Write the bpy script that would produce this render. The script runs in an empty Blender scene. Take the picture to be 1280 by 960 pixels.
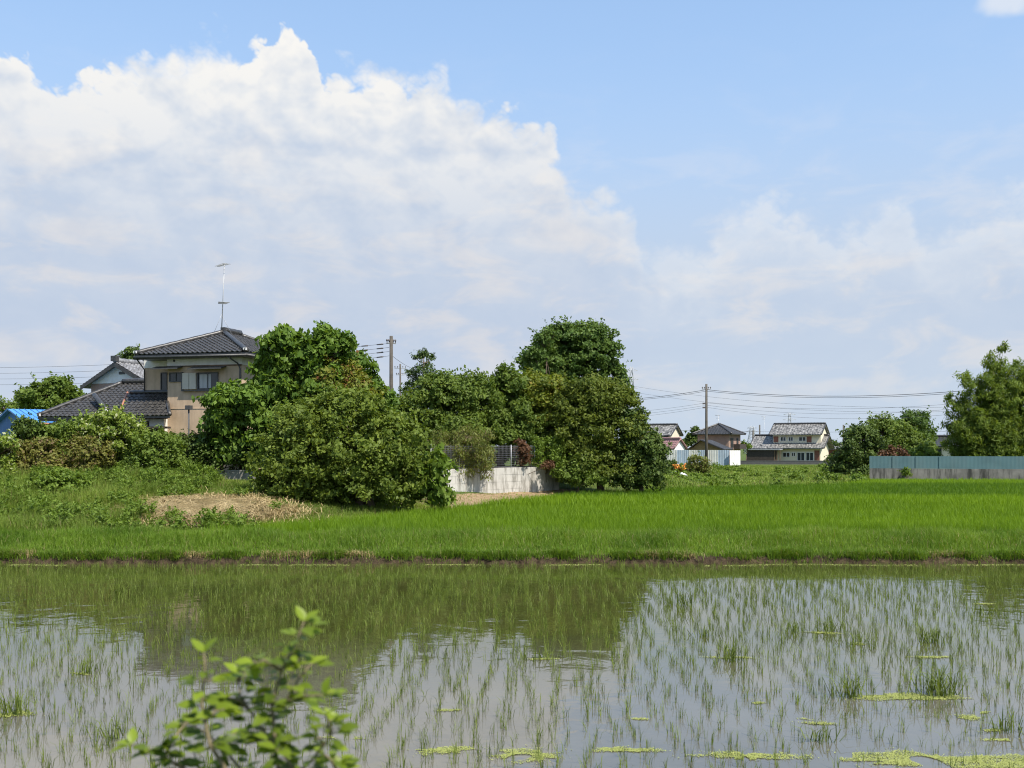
import bpy, math, random
import numpy as np
from mathutils import Vector

# ------------------------------------------------------------------ camera, sky, sun, exposure
FPX, CX, HY, CH = 1300.0, 640.0, 560.0, 3.2      # focal length / principal point measured on the photo, eye height (m)
SC = bpy.context.scene
COL = SC.collection
R = math.radians

cam = bpy.data.cameras.new('camera')
cam.sensor_width = 36.0
cam.lens = 36.0 * FPX / 1280.0
cam.shift_y = (HY - 480.0) / 1280.0
cam.clip_start, cam.clip_end = 0.1, 9000.0
cam.dof.use_dof = True
cam.dof.focus_distance = 55.0
cam.dof.aperture_fstop = 3.2
camo = bpy.data.objects.new('camera', cam)
camo.location = (0, 0, CH)
camo.rotation_euler = (R(90), 0, 0)
COL.objects.link(camo)
SC.camera = camo

SUN_AZ, SUN_EL = R(136), R(54)      # clockwise from +Y (view direction), elevation
sd = Vector((math.sin(SUN_AZ) * math.cos(SUN_EL), math.cos(SUN_AZ) * math.cos(SUN_EL), math.sin(SUN_EL)))
sun = bpy.data.lights.new('sun', 'SUN')
sun.energy = 4.8
sun.angle = R(0.53)
sun.color = (1.0, 0.93, 0.82)
suno = bpy.data.objects.new('sun', sun)
suno.rotation_euler = sd.to_track_quat('Z', 'Y').to_euler()
suno.location = (40, -20, 60)
COL.objects.link(suno)

SC.view_settings.view_transform = 'Standard'
SC.view_settings.look = 'None'
SC.view_settings.exposure = 0.6
EXPO = 2 ** 0.6
SC.view_settings.gamma = 1.0
SC.view_settings.use_curve_mapping = False
SC.cycles.max_bounces = 7
SC.cycles.diffuse_bounces = 3
SC.cycles.glossy_bounces = 3
SC.cycles.transmission_bounces = 4
SC.cycles.use_denoising = True
SC.cycles.filter_width = 1.1
SC.cycles.sample_clamp_indirect = 6.0


class NT:
    """small helper around a node tree"""
    def __init__(self, tree):
        self.t = tree
    def n(self, typ, props=None, **inp):
        nd = self.t.nodes.new(typ)
        for k, v in (props or {}).items():
            setattr(nd, k, v)
        for k, v in inp.items():
            key = int(k[1:]) if (k[0] == 'i' and k[1:].isdigit()) else k.replace('_', ' ')
            s = nd.inputs[key]
            if isinstance(v, bpy.types.NodeSocket):
                self.t.links.new(v, s)
            else:
                s.default_value = v
        return nd
    def m(self, op, a, b=0.0, c=0.0, clamp=False):
        nd = self.t.nodes.new('ShaderNodeMath')
        nd.operation = op
        nd.use_clamp = clamp
        for i, v in enumerate((a, b, c)):
            if isinstance(v, bpy.types.NodeSocket):
                self.t.links.new(v, nd.inputs[i])
            else:
                nd.inputs[i].default_value = v
        return nd.outputs[0]
    def vec(self, x, y, z=0.0):
        nd = self.n('ShaderNodeCombineXYZ', None, i0=x, i1=y, i2=z)
        return nd.outputs[0]
    def mix(self, f, a, b, mode='MIX'):
        nd = self.t.nodes.new('ShaderNodeMix')
        nd.data_type = 'RGBA'
        nd.blend_type = mode
        for i, v in ((0, f), (6, a), (7, b)):
            if isinstance(v, bpy.types.NodeSocket):
                self.t.links.new(v, nd.inputs[i])
            else:
                nd.inputs[i].default_value = v if i == 0 else (tuple(v) + (1.0,))[:4]
        return nd.outputs[2]
    def smooth(self, x, a, b, lo=0.0, hi=1.0):
        nd = self.n('ShaderNodeMapRange', {'interpolation_type': 'SMOOTHSTEP'}, Value=x, From_Min=a, From_Max=b, To_Min=lo, To_Max=hi)
        return nd.outputs[0]
    def noise(self, vec, scale, detail=4.0, rough=0.55, dist=0.0):
        nd = self.n('ShaderNodeTexNoise', None, Vector=vec, Scale=scale, Detail=detail, Roughness=rough, Distortion=dist)
        return nd.outputs[0]
    def curve(self, x, pts):
        nd = self.t.nodes.new('ShaderNodeFloatCurve')
        c = nd.mapping.curves[0]
        while len(c.points) > 2:
            c.points.remove(c.points[-1])
        c.points[0].location = pts[0]
        c.points[1].location = pts[-1]
        for p in pts[1:-1]:
            c.points.new(*p)
        for p in c.points:
            p.handle_type = 'AUTO_CLAMPED'
        nd.mapping.update()
        self.t.links.new(x, nd.inputs['Value'])
        return nd.outputs[0]


def build_sky():
    w = bpy.data.worlds.new('World')
    SC.world = w
    w.use_nodes = True
    w.cycles.sampling_method = 'MANUAL'
    w.cycles.sample_map_resolution = 256
    w.node_tree.nodes.clear()
    k = NT(w.node_tree)
    sky = k.n('ShaderNodeTexSky')
    sky.sky_type = 'NISHITA'
    sky.sun_disc = False
    sky.sun_elevation = SUN_EL
    sky.sun_rotation = SUN_AZ
    sky.altitude = 50
    sky.air_density = 1.15
    sky.dust_density = 0.4
    sky.ozone_density = 1.8
    tc = k.n('ShaderNodeTexCoord')
    sep = k.n('ShaderNodeSeparateXYZ', None, Vector=tc.outputs['Generated'])
    x, y, z = sep.outputs
    az = k.m('ARCTAN2', x, y)
    el = k.m('ARCSINE', z)
    # --- silhouette of the cumulus bank: elevation of its top against azimuth (both in radians)
    def ae(px, py):
        a = math.atan((px - CX) / FPX)
        return a, math.atan((HY - py) / FPX * math.cos(a))
    top = [(-300, 120), (-100, 75), (0, 48), (35, 62), (68, 96), (90, 84), (120, 78), (160, 60), (215, 50), (295, 58), (318, 46), (340, 32), (358, 20), (380, 22),
           (396, 62), (412, 84), (430, 84), (480, 85), (530, 84), (555, 76), (566, 118), (610, 124), (655, 142), (695, 178),
           (716, 228), (755, 242), (790, 262), (820, 330), (880, 320), (915, 268), (950, 258), (1000, 262), (1040, 292), (1070, 270),
           (1130, 266), (1165, 296), (1215, 282), (1245, 258), (1290, 262), (1450, 262), (1650, 270)]
    cp = []
    for px, py in top:
        a, e = ae(px, py)
        cp.append(((a + 1.0) / 2.0, e * 2.0))
    a01 = k.m('MULTIPLY_ADD', az, 0.5, 0.5)
    tope = k.m('MULTIPLY', k.curve(a01, cp), 0.5)
    # billows: rounded lobes split by creases, summed over four sizes
    def bill(px_, py_, sc_, seed):
        acc = None
        amp, f = 1.0, sc_
        for o in range(4):
            nd = k.n('ShaderNodeTexNoise', {'noise_dimensions': '2D'}, Vector=k.vec(k.m('ADD', px_, seed + o * 1.7), k.m('ADD', py_, seed * 0.6)), Scale=f, Detail=0.0)
            t = k.m('MULTIPLY', k.m('ABSOLUTE', k.m('SUBTRACT', nd.outputs[0], 0.5)), 2.0 * amp)
            acc = t if acc is None else k.m('ADD', acc, t)
            amp *= 0.55
            f *= 2.1
        return acc
    def n2(x_, y_, sc_, det, rough, dist=0.0):
        return k.n('ShaderNodeTexNoise', {'noise_dimensions': '2D'}, Vector=k.vec(x_, y_), Scale=sc_, Detail=det, Roughness=rough, Distortion=dist).outputs[0]
    el2 = k.m('MULTIPLY', el, 1.2)
    n1 = k.m('SUBTRACT', n2(az, el2, 16.0, 3.0, 0.6), 0.5)
    b1 = k.m('SUBTRACT', bill(az, el2, 19.0, 8.2), 0.44)
    bil = k.m('ADD', k.m('MULTIPLY', n1, 0.024), k.m('MULTIPLY', b1, 0.030))
    depth = k.m('SUBTRACT', k.m('ADD', tope, bil), k.m('ADD', el, 0.014))
    right = k.smooth(az, 0.05, 0.17)
    wid = k.m('MULTIPLY_ADD', right, 0.006, k.m('MULTIPLY_ADD', k.smooth(el, 0.34, 0.22), 0.010, 0.0045))
    wid = k.m('ADD', wid, k.m('MULTIPLY', k.smooth(n2(az, el2, 8.0, 1.0, 0.5), 0.45, 0.7), 0.012))
    cover = k.n('ShaderNodeMapRange', {'interpolation_type': 'SMOOTHSTEP'}, Value=depth, From_Min=k.m('MULTIPLY', wid, -1.0), From_Max=wid).outputs[0]
    rim0 = k.m('POWER', 2.718, k.m('DIVIDE', k.m('MULTIPLY', k.m('MAXIMUM', depth, 0.0), -1.0), 0.030))
    opac = k.m('ADD', k.m('MULTIPLY_ADD', right, -0.62, 0.97), k.m('MULTIPLY', k.m('MULTIPLY', rim0, right), 0.42))
    cover = k.m('MULTIPLY', cover, opac)
    # --- relief inside the cloud: the billows sampled again a little towards the sun
    b2 = bill(az, el2, 11.0, 7.1)
    b2s = bill(k.m('ADD', az, 0.010), k.m('ADD', el2, 0.016), 11.0, 7.1)
    rel = k.m('SUBTRACT', b2, b2s)
    broad = n2(k.m('MULTIPLY', az, 0.62), k.m('MULTIPLY_ADD', el, 1.7, 3.1), 9.0, 4.0, 0.52, 0.5)
    rim = k.m('POWER', 2.718, k.m('DIVIDE', k.m('MULTIPLY', k.m('MAXIMUM', depth, 0.0), -1.0), 0.07))
    lit = k.m('ADD', k.m('MULTIPLY', rel, 0.85), k.m('MULTIPLY', k.m('SUBTRACT', broad, 0.5), 1.9))
    lit = k.m('ADD', lit, k.m('MULTIPLY_ADD', rim, 0.60, 0.36), clamp=True)
    def ex(c):
        return tuple(q / EXPO for q in c)
    ccol = k.mix(lit, ex((0.61, 0.685, 0.80)), ex((0.96, 0.94, 0.90)))
    # --- haze that thickens to the horizon and swallows the contrast of the low cloud
    hz = k.smooth(el, 0.37, 0.13)
    streak = n2(k.m('MULTIPLY', az, 1.0), k.m('MULTIPLY', el, 2.6), 11.0, 4.0, 0.6, 0.3)
    hcol = k.mix(k.smooth(streak, 0.44, 0.74), ex((0.525, 0.615, 0.765)), ex((0.675, 0.69, 0.745)))
    hcol = k.mix(k.smooth(el, 0.10, -0.02), hcol, ex((0.54, 0.65, 0.80)))
    ccol = k.mix(k.m('MULTIPLY', k.m('MULTIPLY', hz, 0.88), k.m('SUBTRACT', 1.0, k.m('MULTIPLY', k.m('MULTIPLY', rim0, right), 0.75))), ccol, hcol)
    # clear-air haze over the blue as well
    air = k.m('MULTIPLY_ADD', k.smooth(el, 0.40, 0.12), 0.46, 0.48)
    acol = k.mix(k.smooth(el, 0.42, 0.14), ex((0.39, 0.585, 0.89)), hcol)
    # one wisp high on the right
    wx = k.m('DIVIDE', k.m('SUBTRACT', az, ae(1268, 0)[0]), 0.028)
    wy = k.m('DIVIDE', k.m('SUBTRACT', el, ae(1268, 2)[1]), 0.012)
    wr = k.m('ADD', k.m('MULTIPLY', wx, wx), k.m('MULTIPLY', wy, wy))
    wisp = k.m('MULTIPLY', k.smooth(k.m('ADD', wr, k.m('MULTIPLY', n1, 3.0)), 1.6, 0.0), 0.55)
    bg_sky = k.n('ShaderNodeBackground', None, Color=sky.outputs[0], Strength=0.15)
    bg_air = k.n('ShaderNodeBackground', None, Color=acol, Strength=1.0)
    bg_cl = k.n('ShaderNodeBackground', None, Color=ccol, Strength=1.0)
    m1 = k.n('ShaderNodeMixShader', None, i0=air, i1=bg_sky.outputs[0], i2=bg_air.outputs[0])
    m2 = k.n('ShaderNodeMixShader', None, i0=k.m('MAXIMUM', cover, wisp), i1=m1.outputs[0], i2=bg_cl.outputs[0])
    out = k.n('ShaderNodeOutputWorld', None, Surface=m2.outputs[0])


build_sky()

# ------------------------------------------------------------------ helpers
def at(px, py, d):
    return np.array(((px - CX) * d / FPX, d, CH + (HY - py) * d / FPX))

def xz(px, d):
    return (px - CX) * d / FPX

def sstep(a, b, x):
    t = np.clip((x - a) / (b - a), 0, 1)
    return t * t * (3 - 2 * t)

def tag(o, label=None, cat=None, group=None, kind=None):
    if label: o['label'] = label
    if cat: o['category'] = cat
    if group: o['group'] = group
    if kind: o['kind'] = kind
    return o

def empty(name, loc, label, cat, group=None):
    o = bpy.data.objects.new(name, None)
    o.empty_display_size = 0.3
    COL.objects.link(o)
    o.location = tuple(float(c) for c in loc)
    return tag(o, label, cat, group)

def root_loc(o):
    p = Vector((0, 0, 0))
    while o is not None:
        p += o.location
        o = o.parent
    return p

def link(name, me, parent=None):
    o = bpy.data.objects.new(name, me)
    COL.objects.link(o)
    if parent is not None:
        o.parent = parent
    return o

def mesh_np(name, v, tris, mat, parent=None, loc=None, quads=None, attr=None, smooth=False):
    """numpy -> one mesh object (world coordinates; the origin is moved to loc / the parent)"""
    v = np.asarray(v, dtype=np.float32).copy()
    off = root_loc(parent) if parent is not None else Vector(loc if loc is not None else (0, 0, 0))
    v -= np.array(off, dtype=np.float32)
    me = bpy.data.meshes.new(name)
    me.vertices.add(len(v))
    me.vertices.foreach_set('co', v.ravel())
    parts, counts = [], []
    if quads is not None and len(quads):
        parts.append(np.asarray(quads, dtype=np.int32).ravel()); counts.append(np.full(len(quads), 4, dtype=np.int32))
    if tris is not None and len(tris):
        parts.append(np.asarray(tris, dtype=np.int32).ravel()); counts.append(np.full(len(tris), 3, dtype=np.int32))
    loops = np.concatenate(parts); cnt = np.concatenate(counts)
    me.loops.add(len(loops))
    me.loops.foreach_set('vertex_index', loops)
    me.polygons.add(len(cnt))
    st = np.zeros(len(cnt), dtype=np.int32); st[1:] = np.cumsum(cnt)[:-1]
    me.polygons.foreach_set('loop_start', st)
    me.polygons.foreach_set('loop_total', cnt)
    if smooth:
        me.polygons.foreach_set('use_smooth', np.ones(len(cnt), dtype=bool))
    for an, av in (attr or {}).items():
        a = me.attributes.new(an, 'FLOAT', 'POINT')
        a.data.foreach_set('value', np.asarray(av, dtype=np.float32))
    me.update(calc_edges=True)
    me.materials.append(mat)
    o = link(name, me, parent)
    if parent is None:
        o.location = off
    return o

class Frame:
    """upright local frame: u to the right along a facade, v into the depth, z up"""
    def __init__(self, o, deg):
        a = R(deg)
        self.o = np.array((o[0], o[1]))
        self.r = np.array((math.cos(a), -math.sin(a)))
        self.n = np.array((math.sin(a), math.cos(a)))
    def p(self, u, v, z):
        q = self.o + u * self.r + v * self.n
        return np.array((q[0], q[1], z))
    def u(self, px, v):
        k = (px - CX) / FPX
        o = self.o + v * self.n
        return (k * o[1] - o[0]) / (self.r[0] - k * self.r[1])
    def fit(self, px, py, v):
        u = self.u(px, v)
        q = self.p(u, v, 0)
        return u, CH + (HY - py) * q[1] / FPX

WORLD = Frame((0, 0), 0)

class MB:
    def __init__(self):
        self.v, self.f, self.s = [], [], []
    def add(self, vs, fs, smooth=False):
        b = len(self.v)
        self.v += [tuple(map(float, q)) for q in vs]
        self.f += [tuple(b + i for i in g) for g in fs]
        self.s += [smooth] * len(fs)
        return self
    def box(self, F, u0, u1, v0, v1, z0, z1):
        if u0 > u1: u0, u1 = u1, u0
        if v0 > v1: v0, v1 = v1, v0
        vs = [F.p(u, v, z) for z in (z0, z1) for v in (v0, v1) for u in (u0, u1)]
        return self.add(vs, [(0, 2, 3, 1), (4, 5, 7, 6), (0, 1, 5, 4), (2, 6, 7, 3), (0, 4, 6, 2), (1, 3, 7, 5)])
    def slab(self, pts, t):
        """polygon pts (3D) given a thickness straight down"""
        n = len(pts)
        lo = [np.array(q) - np.array((0, 0, t)) for q in pts]
        fs = [tuple(range(n)), tuple(range(2 * n - 1, n - 1, -1))]
        fs += [(i, n + i, n + (i + 1) % n, (i + 1) % n) for i in range(n)]
        return self.add(list(pts) + lo, fs)
    def prism(self, pts, vec):
        n = len(pts)
        lo = [np.array(q) + np.array(vec) for q in pts]
        fs = [tuple(range(n)), tuple(range(2 * n - 1, n - 1, -1))]
        fs += [(i, n + i, n + (i + 1) % n, (i + 1) % n) for i in range(n)]
        return self.add(list(pts) + lo, fs)
    def tube(self, pts, rad, n=6, cap=True):
        pts = [np.array(q, dtype=float) for q in pts]
        if not hasattr(rad, '__len__'): rad = [rad] * len(pts)
        vs, fs = [], []
        for i, q in enumerate(pts):
            d = pts[min(i + 1, len(pts) - 1)] - pts[max(i - 1, 0)]
            d = d / (np.linalg.norm(d) + 1e-9)
            h = np.array((0, 0, 1.0)) if abs(d[2]) < 0.9 else np.array((1.0, 0, 0))
            a = np.cross(d, h); a /= np.linalg.norm(a)
            b = np.cross(d, a)
            for j in range(n):
                t = 2 * math.pi * j / n
                vs.append(q + rad[i] * (math.cos(t) * a + math.sin(t) * b))
        for i in range(len(pts) - 1):
            for j in range(n):
                k = (j + 1) % n
                fs.append((i * n + j, (i + 1) * n + j, (i + 1) * n + k, i * n + k))
        if cap:
            fs.append(tuple(range(n)))
            fs.append(tuple(range(len(pts) * n - 1, (len(pts) - 1) * n - 1, -1)))
        return self.add(vs, fs, True)
    def build(self, name, mat, parent=None, loc=None):
        off = root_loc(parent) if parent is not None else Vector([float(c) for c in (loc if loc is not None else (0, 0, 0))])
        me = bpy.data.meshes.new(name)
        me.from_pydata([tuple(np.array(q) - np.array(off)) for q in self.v], [], self.f)
        me.polygons.foreach_set('use_smooth', self.s)
        me.update()
        me.materials.append(mat)
        o = link(name, me, parent)
        if parent is None:
            o.location = off
        return o

def inpoly(x, y, poly):
    x = np.asarray(x); y = np.asarray(y)
    r = np.zeros(x.shape, dtype=bool)
    n = len(poly)
    for i in range(n):
        x0, y0 = poly[i]; x1, y1 = poly[(i + 1) % n]
        c = ((y0 > y) != (y1 > y)) & (x < (x1 - x0) * (y - y0) / (y1 - y0 + 1e-12) + x0)
        r ^= c
    return r

# ------------------------------------------------------------------ materials
def mat(name, col, rough=0.7, var=0.15, scale=3.0, bump=0.0, bscale=30.0, spec=0.5, metal=0.0, stain=None, stretch=(1, 1, 1)):
    m = bpy.data.materials.new(name)
    m.use_nodes = True
    m.node_tree.nodes.clear()
    k = NT(m.node_tree)
    tc = k.n('ShaderNodeTexCoord').outputs['Object']
    mp = k.n('ShaderNodeMapping', None, Vector=tc, Scale=stretch).outputs[0]
    nz = k.noise(mp, scale, 5.0, 0.6)
    f = k.smooth(nz, 0.3, 0.7)
    c = k.mix(f, [q * (1 - var) for q in col], [min(1, q * (1 + var)) for q in col])
    if stain:
        scol, amt, sc2, st2 = stain
        mp2 = k.n('ShaderNodeMapping', None, Vector=tc, Scale=st2).outputs[0]
        g = k.m('MULTIPLY', k.smooth(k.noise(mp2, sc2, 6.0, 0.65), 0.42, 0.68), amt)
        c = k.mix(g, c, scol)
    b = k.n('ShaderNodeBsdfPrincipled', None, Base_Color=c, Roughness=rough, Metallic=metal)
    b.inputs['Specular IOR Level'].default_value = spec
    if bump:
        bn = k.n('ShaderNodeBump', None, Height=k.noise(tc, bscale, 4.0, 0.6), Strength=bump, Distance=0.02)
        k.t.links.new(bn.outputs[0], b.inputs['Normal'])
    k.n('ShaderNodeOutputMaterial', None, Surface=b.outputs[0])
    return m

def leafmat(name, c1, c2, c3=None, trans=0.34, rough=0.55, spec=0.2, f3=0.12):
    """leaf colour runs from c1 to c2 with each sprig's own tint and each leaf's own random value; c3 = odd coloured leaves"""
    m = bpy.data.materials.new(name)
    m.use_nodes = True
    m.node_tree.nodes.clear()
    k = NT(m.node_tree)
    at_ = k.n('ShaderNodeAttribute', {'attribute_name': 'tint'}).outputs['Fac']
    rnd = k.n('ShaderNodeNewGeometry').outputs['Random Per Island']
    f = k.m('ADD', k.m('MULTIPLY', at_, 0.62), k.m('MULTIPLY', rnd, 0.38))
    c = k.mix(f, c1, c2)
    if c3:
        r2 = k.m('FRACT', k.m('ADD', k.m('MULTIPLY', rnd, 17.3), k.m('MULTIPLY', at_, 0.0)))
        g = k.m('GREATER_THAN', r2, 1.0 - f3)
        c = k.mix(g, c, c3)
    b = k.n('ShaderNodeBsdfPrincipled', None, Base_Color=c, Roughness=rough)
    b.inputs['Specular IOR Level'].default_value = spec
    tcol = k.mix(1.0, c, (1.5, 1.45, 0.7), 'MULTIPLY')
    t = k.n('ShaderNodeBsdfTranslucent', None, Color=tcol)
    mx = k.n('ShaderNodeMixShader', None, i0=trans, i1=b.outputs[0], i2=t.outputs[0])
    k.n('ShaderNodeOutputMaterial', None, Surface=mx.outputs[0])
    return m

M = {}
M['bark'] = mat('bark', (0.13, 0.095, 0.065), 0.9, 0.3, 6.0, 0.5)
M['leaf_mulberry'] = leafmat('leaf_mulberry', (0.059, 0.096, 0.014), (0.197, 0.254, 0.041))
M['leaf_broad'] = leafmat('leaf_broad', (0.039, 0.087, 0.013), (0.169, 0.260, 0.039))
M['leaf_rusty'] = leafmat('leaf_rusty', (0.082, 0.114, 0.016), (0.235, 0.244, 0.041), (0.16, 0.075, 0.025), f3=0.12)
M['leaf_cherry'] = leafmat('leaf_cherry', (0.051, 0.092, 0.015), (0.169, 0.229, 0.041))
M['leaf_yellow'] = leafmat('leaf_yellow', (0.062, 0.104, 0.014), (0.217, 0.244, 0.031), (0.22, 0.19, 0.03), f3=0.08)
M['leaf_zelkova'] = leafmat('leaf_zelkova', (0.034, 0.077, 0.015), (0.127, 0.190, 0.036), trans=0.25)
M['leaf_cone'] = leafmat('leaf_cone', (0.053, 0.083, 0.014), (0.173, 0.210, 0.033))
M['leaf_dark'] = leafmat('leaf_dark', (0.032, 0.062, 0.014), (0.117, 0.166, 0.033), trans=0.22)
M['leaf_pine'] = leafmat('leaf_pine', (0.032, 0.064, 0.017), (0.104, 0.155, 0.038), trans=0.15)
M['leaf_bamboo'] = leafmat('leaf_bamboo', (0.040, 0.085, 0.010), (0.225, 0.290, 0.050), trans=0.42)
M['leaf_hedge'] = leafmat('leaf_hedge', (0.055, 0.101, 0.016), (0.187, 0.256, 0.044))
M['leaf_brownish'] = leafmat('leaf_brownish', (0.082, 0.101, 0.019), (0.235, 0.224, 0.057), (0.17, 0.12, 0.06), f3=0.15)
M['leaf_bright'] = leafmat('leaf_bright', (0.065, 0.118, 0.014), (0.185, 0.263, 0.040))
M['leaf_vine'] = leafmat('leaf_vine', (0.082, 0.110, 0.021), (0.225, 0.244, 0.063), (0.15, 0.10, 0.06), f3=0.1)
M['leaf_dead'] = leafmat('leaf_dead', (0.070, 0.034, 0.018), (0.150, 0.078, 0.040), trans=0.15)
M['leaf_flower'] = leafmat('leaf_flower', (0.074, 0.130, 0.017), (0.253, 0.321, 0.055), (0.42, 0.44, 0.26), f3=0.10)
M['leaf_shrub'] = leafmat('leaf_shrub', (0.030, 0.062, 0.008), (0.24, 0.32, 0.030), trans=0.42, rough=0.4)
M['rice'] = leafmat('rice', (0.050, 0.120, 0.006), (0.205, 0.320, 0.012), trans=0.42, rough=0.55, spec=0.25)
M['grass'] = leafmat('grass', (0.070, 0.140, 0.012), (0.190, 0.290, 0.032), (0.30, 0.26, 0.12), trans=0.40, f3=0.05)
M['weeds'] = leafmat('weeds', (0.082, 0.138, 0.019), (0.244, 0.321, 0.057), (0.21, 0.16, 0.08), trans=0.35, f3=0.07)
M['seedling'] = leafmat('seedling', (0.054, 0.082, 0.012), (0.194, 0.247, 0.045), trans=0.30, rough=0.5)
M['straw'] = leafmat('straw', (0.17, 0.115, 0.045), (0.62, 0.49, 0.26), (0.12, 0.13, 0.04), trans=0.1, f3=0.08)
M['duckweed'] = leafmat('duckweed', (0.215, 0.25, 0.06), (0.36, 0.385, 0.125), trans=0.05, rough=0.6)
M['stem'] = mat('stem', (0.16, 0.13, 0.07), 0.8, 0.25, 8.0)
M['tile'] = mat('tile', (0.042, 0.040, 0.038), 0.38, 0.55, 9.0, 0.0, spec=0.6)
M['tile_gray'] = mat('tile_gray', (0.20, 0.20, 0.205), 0.45, 0.45, 5.0, 0.0, spec=0.5)
M['tile_weathered'] = mat('tile_weathered', (0.175, 0.17, 0.16), 0.5, 0.85, 2.6, 0.0, spec=0.5)
M['tile_pink'] = mat('tile_pink', (0.30, 0.165, 0.155), 0.6, 0.2, 3.0)
M['plaster_tan'] = mat('plaster_tan', (0.50, 0.37, 0.25), 0.85, 0.07, 2.0, 0.15, 60, stain=((0.30, 0.225, 0.15), 0.5, 2.2, (1, 1, 0.22)))
M['plaster_white'] = mat('plaster_white', (0.72, 0.70, 0.64), 0.85, 0.05, 2.0, stain=((0.5, 0.48, 0.42), 0.3, 3.0, (1, 1, 0.3)))
M['plaster_cream'] = mat('plaster_cream', (0.66, 0.60, 0.46), 0.85, 0.06, 1.0)
M['plaster_brown'] = mat('plaster_brown', (0.30, 0.20, 0.155), 0.85, 0.1, 1.5)
M['brick_brown'] = mat('brick_brown', (0.22, 0.09, 0.06), 0.85, 0.2, 2.0)
M['ochre'] = mat('ochre', (0.22, 0.15, 0.06), 0.85, 0.2, 2.0)
M['dark_wood'] = mat('dark_wood', (0.045, 0.035, 0.028), 0.75, 0.3, 4.0)
M['wood'] = mat('wood', (0.16, 0.10, 0.06), 0.75, 0.3, 4.0)
M['shutter'] = mat('shutter', (0.50, 0.46, 0.38), 0.6, 0.06, 2.0)
M['metal_white'] = mat('metal_white', (0.74, 0.74, 0.72), 0.5, 0.06, 1.5, stain=((0.45, 0.42, 0.38), 0.3, 2.0, (1, 1, 0.2)))
M['metal_gray'] = mat('metal_gray', (0.38, 0.39, 0.40), 0.5, 0.1, 3.0, metal=0.3)
M['mesh_wire'] = mat('mesh_wire', (0.12, 0.125, 0.13), 0.6, 0.2, 3.0)
M['metal_dark'] = mat('metal_dark', (0.06, 0.06, 0.06), 0.5, 0.2, 3.0)
M['sheet_gray'] = mat('sheet_gray', (0.50, 0.51, 0.47), 0.6, 0.1, 0.8, stain=((0.3, 0.27, 0.22), 0.4, 1.2, (1, 1, 0.15)))
M['sheet_blue'] = mat('sheet_blue', (0.30, 0.38, 0.45), 0.6, 0.1, 0.8, stain=((0.25, 0.23, 0.2), 0.3, 1.2, (1, 1, 0.15)))
M['roof_blue'] = mat('roof_blue', (0.07, 0.26, 0.62), 0.45, 0.12, 1.5)
M['wall_blue'] = mat('wall_blue', (0.045, 0.14, 0.34), 0.7, 0.12, 1.5)
M['teal'] = mat('teal', (0.088, 0.165, 0.178), 0.55, 0.1, 0.7, stain=((0.14, 0.19, 0.19), 0.35, 1.0, (1, 1, 0.2)))
M['concrete_old'] = mat('concrete_old', (0.20, 0.19, 0.17), 0.92, 0.25, 0.8, 0.3, 20, stain=((0.035, 0.035, 0.03), 0.95, 1.8, (1, 1, 0.15)))
M['concrete_pale'] = mat('concrete_pale', (0.47, 0.455, 0.42), 0.9, 0.08, 1.0, 0.25, 25, stain=((0.16, 0.148, 0.122), 0.75, 3.2, (1.0, 1.0, 0.30)))
M['concrete_gray'] = mat('concrete_gray', (0.24, 0.23, 0.21), 0.9, 0.2, 2.0, 0.3, 25, stain=((0.10, 0.10, 0.08), 0.6, 2.0, (1, 1, 0.3)))
M['pole'] = mat('pole_concrete', (0.075, 0.066, 0.054), 0.85, 0.25, 3.0)
M['pole_dark'] = mat('pole_dark', (0.085, 0.075, 0.06), 0.85, 0.25, 3.0)
M['wire'] = mat('wire', (0.11, 0.11, 0.12), 0.6, 0.1)
M['insulator'] = mat('insulator', (0.10, 0.09, 0.09), 0.4, 0.1)
M['tower'] = mat('tower_steel', (0.40, 0.42, 0.44), 0.6, 0.1, metal=0.2)
M['tarp'] = mat('tarp', (0.60, 0.60, 0.58), 0.7, 0.15, 2.0)
M['orange'] = mat('orange_petal', (0.75, 0.25, 0.03), 0.6, 0.2)
M['net_green'] = mat('net_green', (0.16, 0.42, 0.27), 0.7, 0.2, 3.0)
M['copper'] = mat('copper_flashing', (0.36, 0.16, 0.10), 0.55, 0.15)
M['curtain'] = mat('curtain', (0.42, 0.42, 0.41), 0.9, 0.15, 6.0, stretch=(1, 1, 0.1))
def glassmat():
    m = bpy.data.materials.new('window_glass'); m.use_nodes = True
    b = m.node_tree.nodes['Principled BSDF']
    b.inputs['Base Color'].default_value = (0.035, 0.04, 0.042, 1)
    b.inputs['Roughness'].default_value = 0.06
    b.inputs['IOR'].default_value = 1.5
    return m
M['glass'] = glassmat()

# ------------------------------------------------------------------ ground, water
rng = np.random.default_rng(7)
TOE = [(-200, 33), (-60, 33), (-18, 34.5), (-12, 36.3), (-8.3, 37.0), (-5.8, 39), (-2.8, 45), (2.7, 57.5), (9, 65), (14, 69), (23, 74), (30, 86)]
BANKSIDE = TOE + [(30, 400), (-200, 400)]
PLATEAU = [(-200, 48.3), (-7.6, 48.3), (-4.0, 53.1), (2.5, 61.8), (2.4, 74), (-200, 78)]
RICE = [(-9.9, 32.7), (-9.3, 34.2), (-5.9, 38.2), (-2.8, 45), (2.7, 57.3), (9, 64.6), (14, 69), (23, 74), (29, 84.0), (80, 84.0), (80, 32.9)]

def polydist(x, y, line):
    d = np.full(np.shape(x), 1e9)
    for (x0, y0), (x1, y1) in zip(line[:-1], line[1:]):
        L2 = (x1 - x0) ** 2 + (y1 - y0) ** 2
        t = np.clip(((x - x0) * (x1 - x0) + (y - y0) * (y1 - y0)) / L2, 0, 1)
        d = np.minimum(d, np.hypot(x - x0 - t * (x1 - x0), y - y0 - t * (y1 - y0)))
    return d

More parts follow.
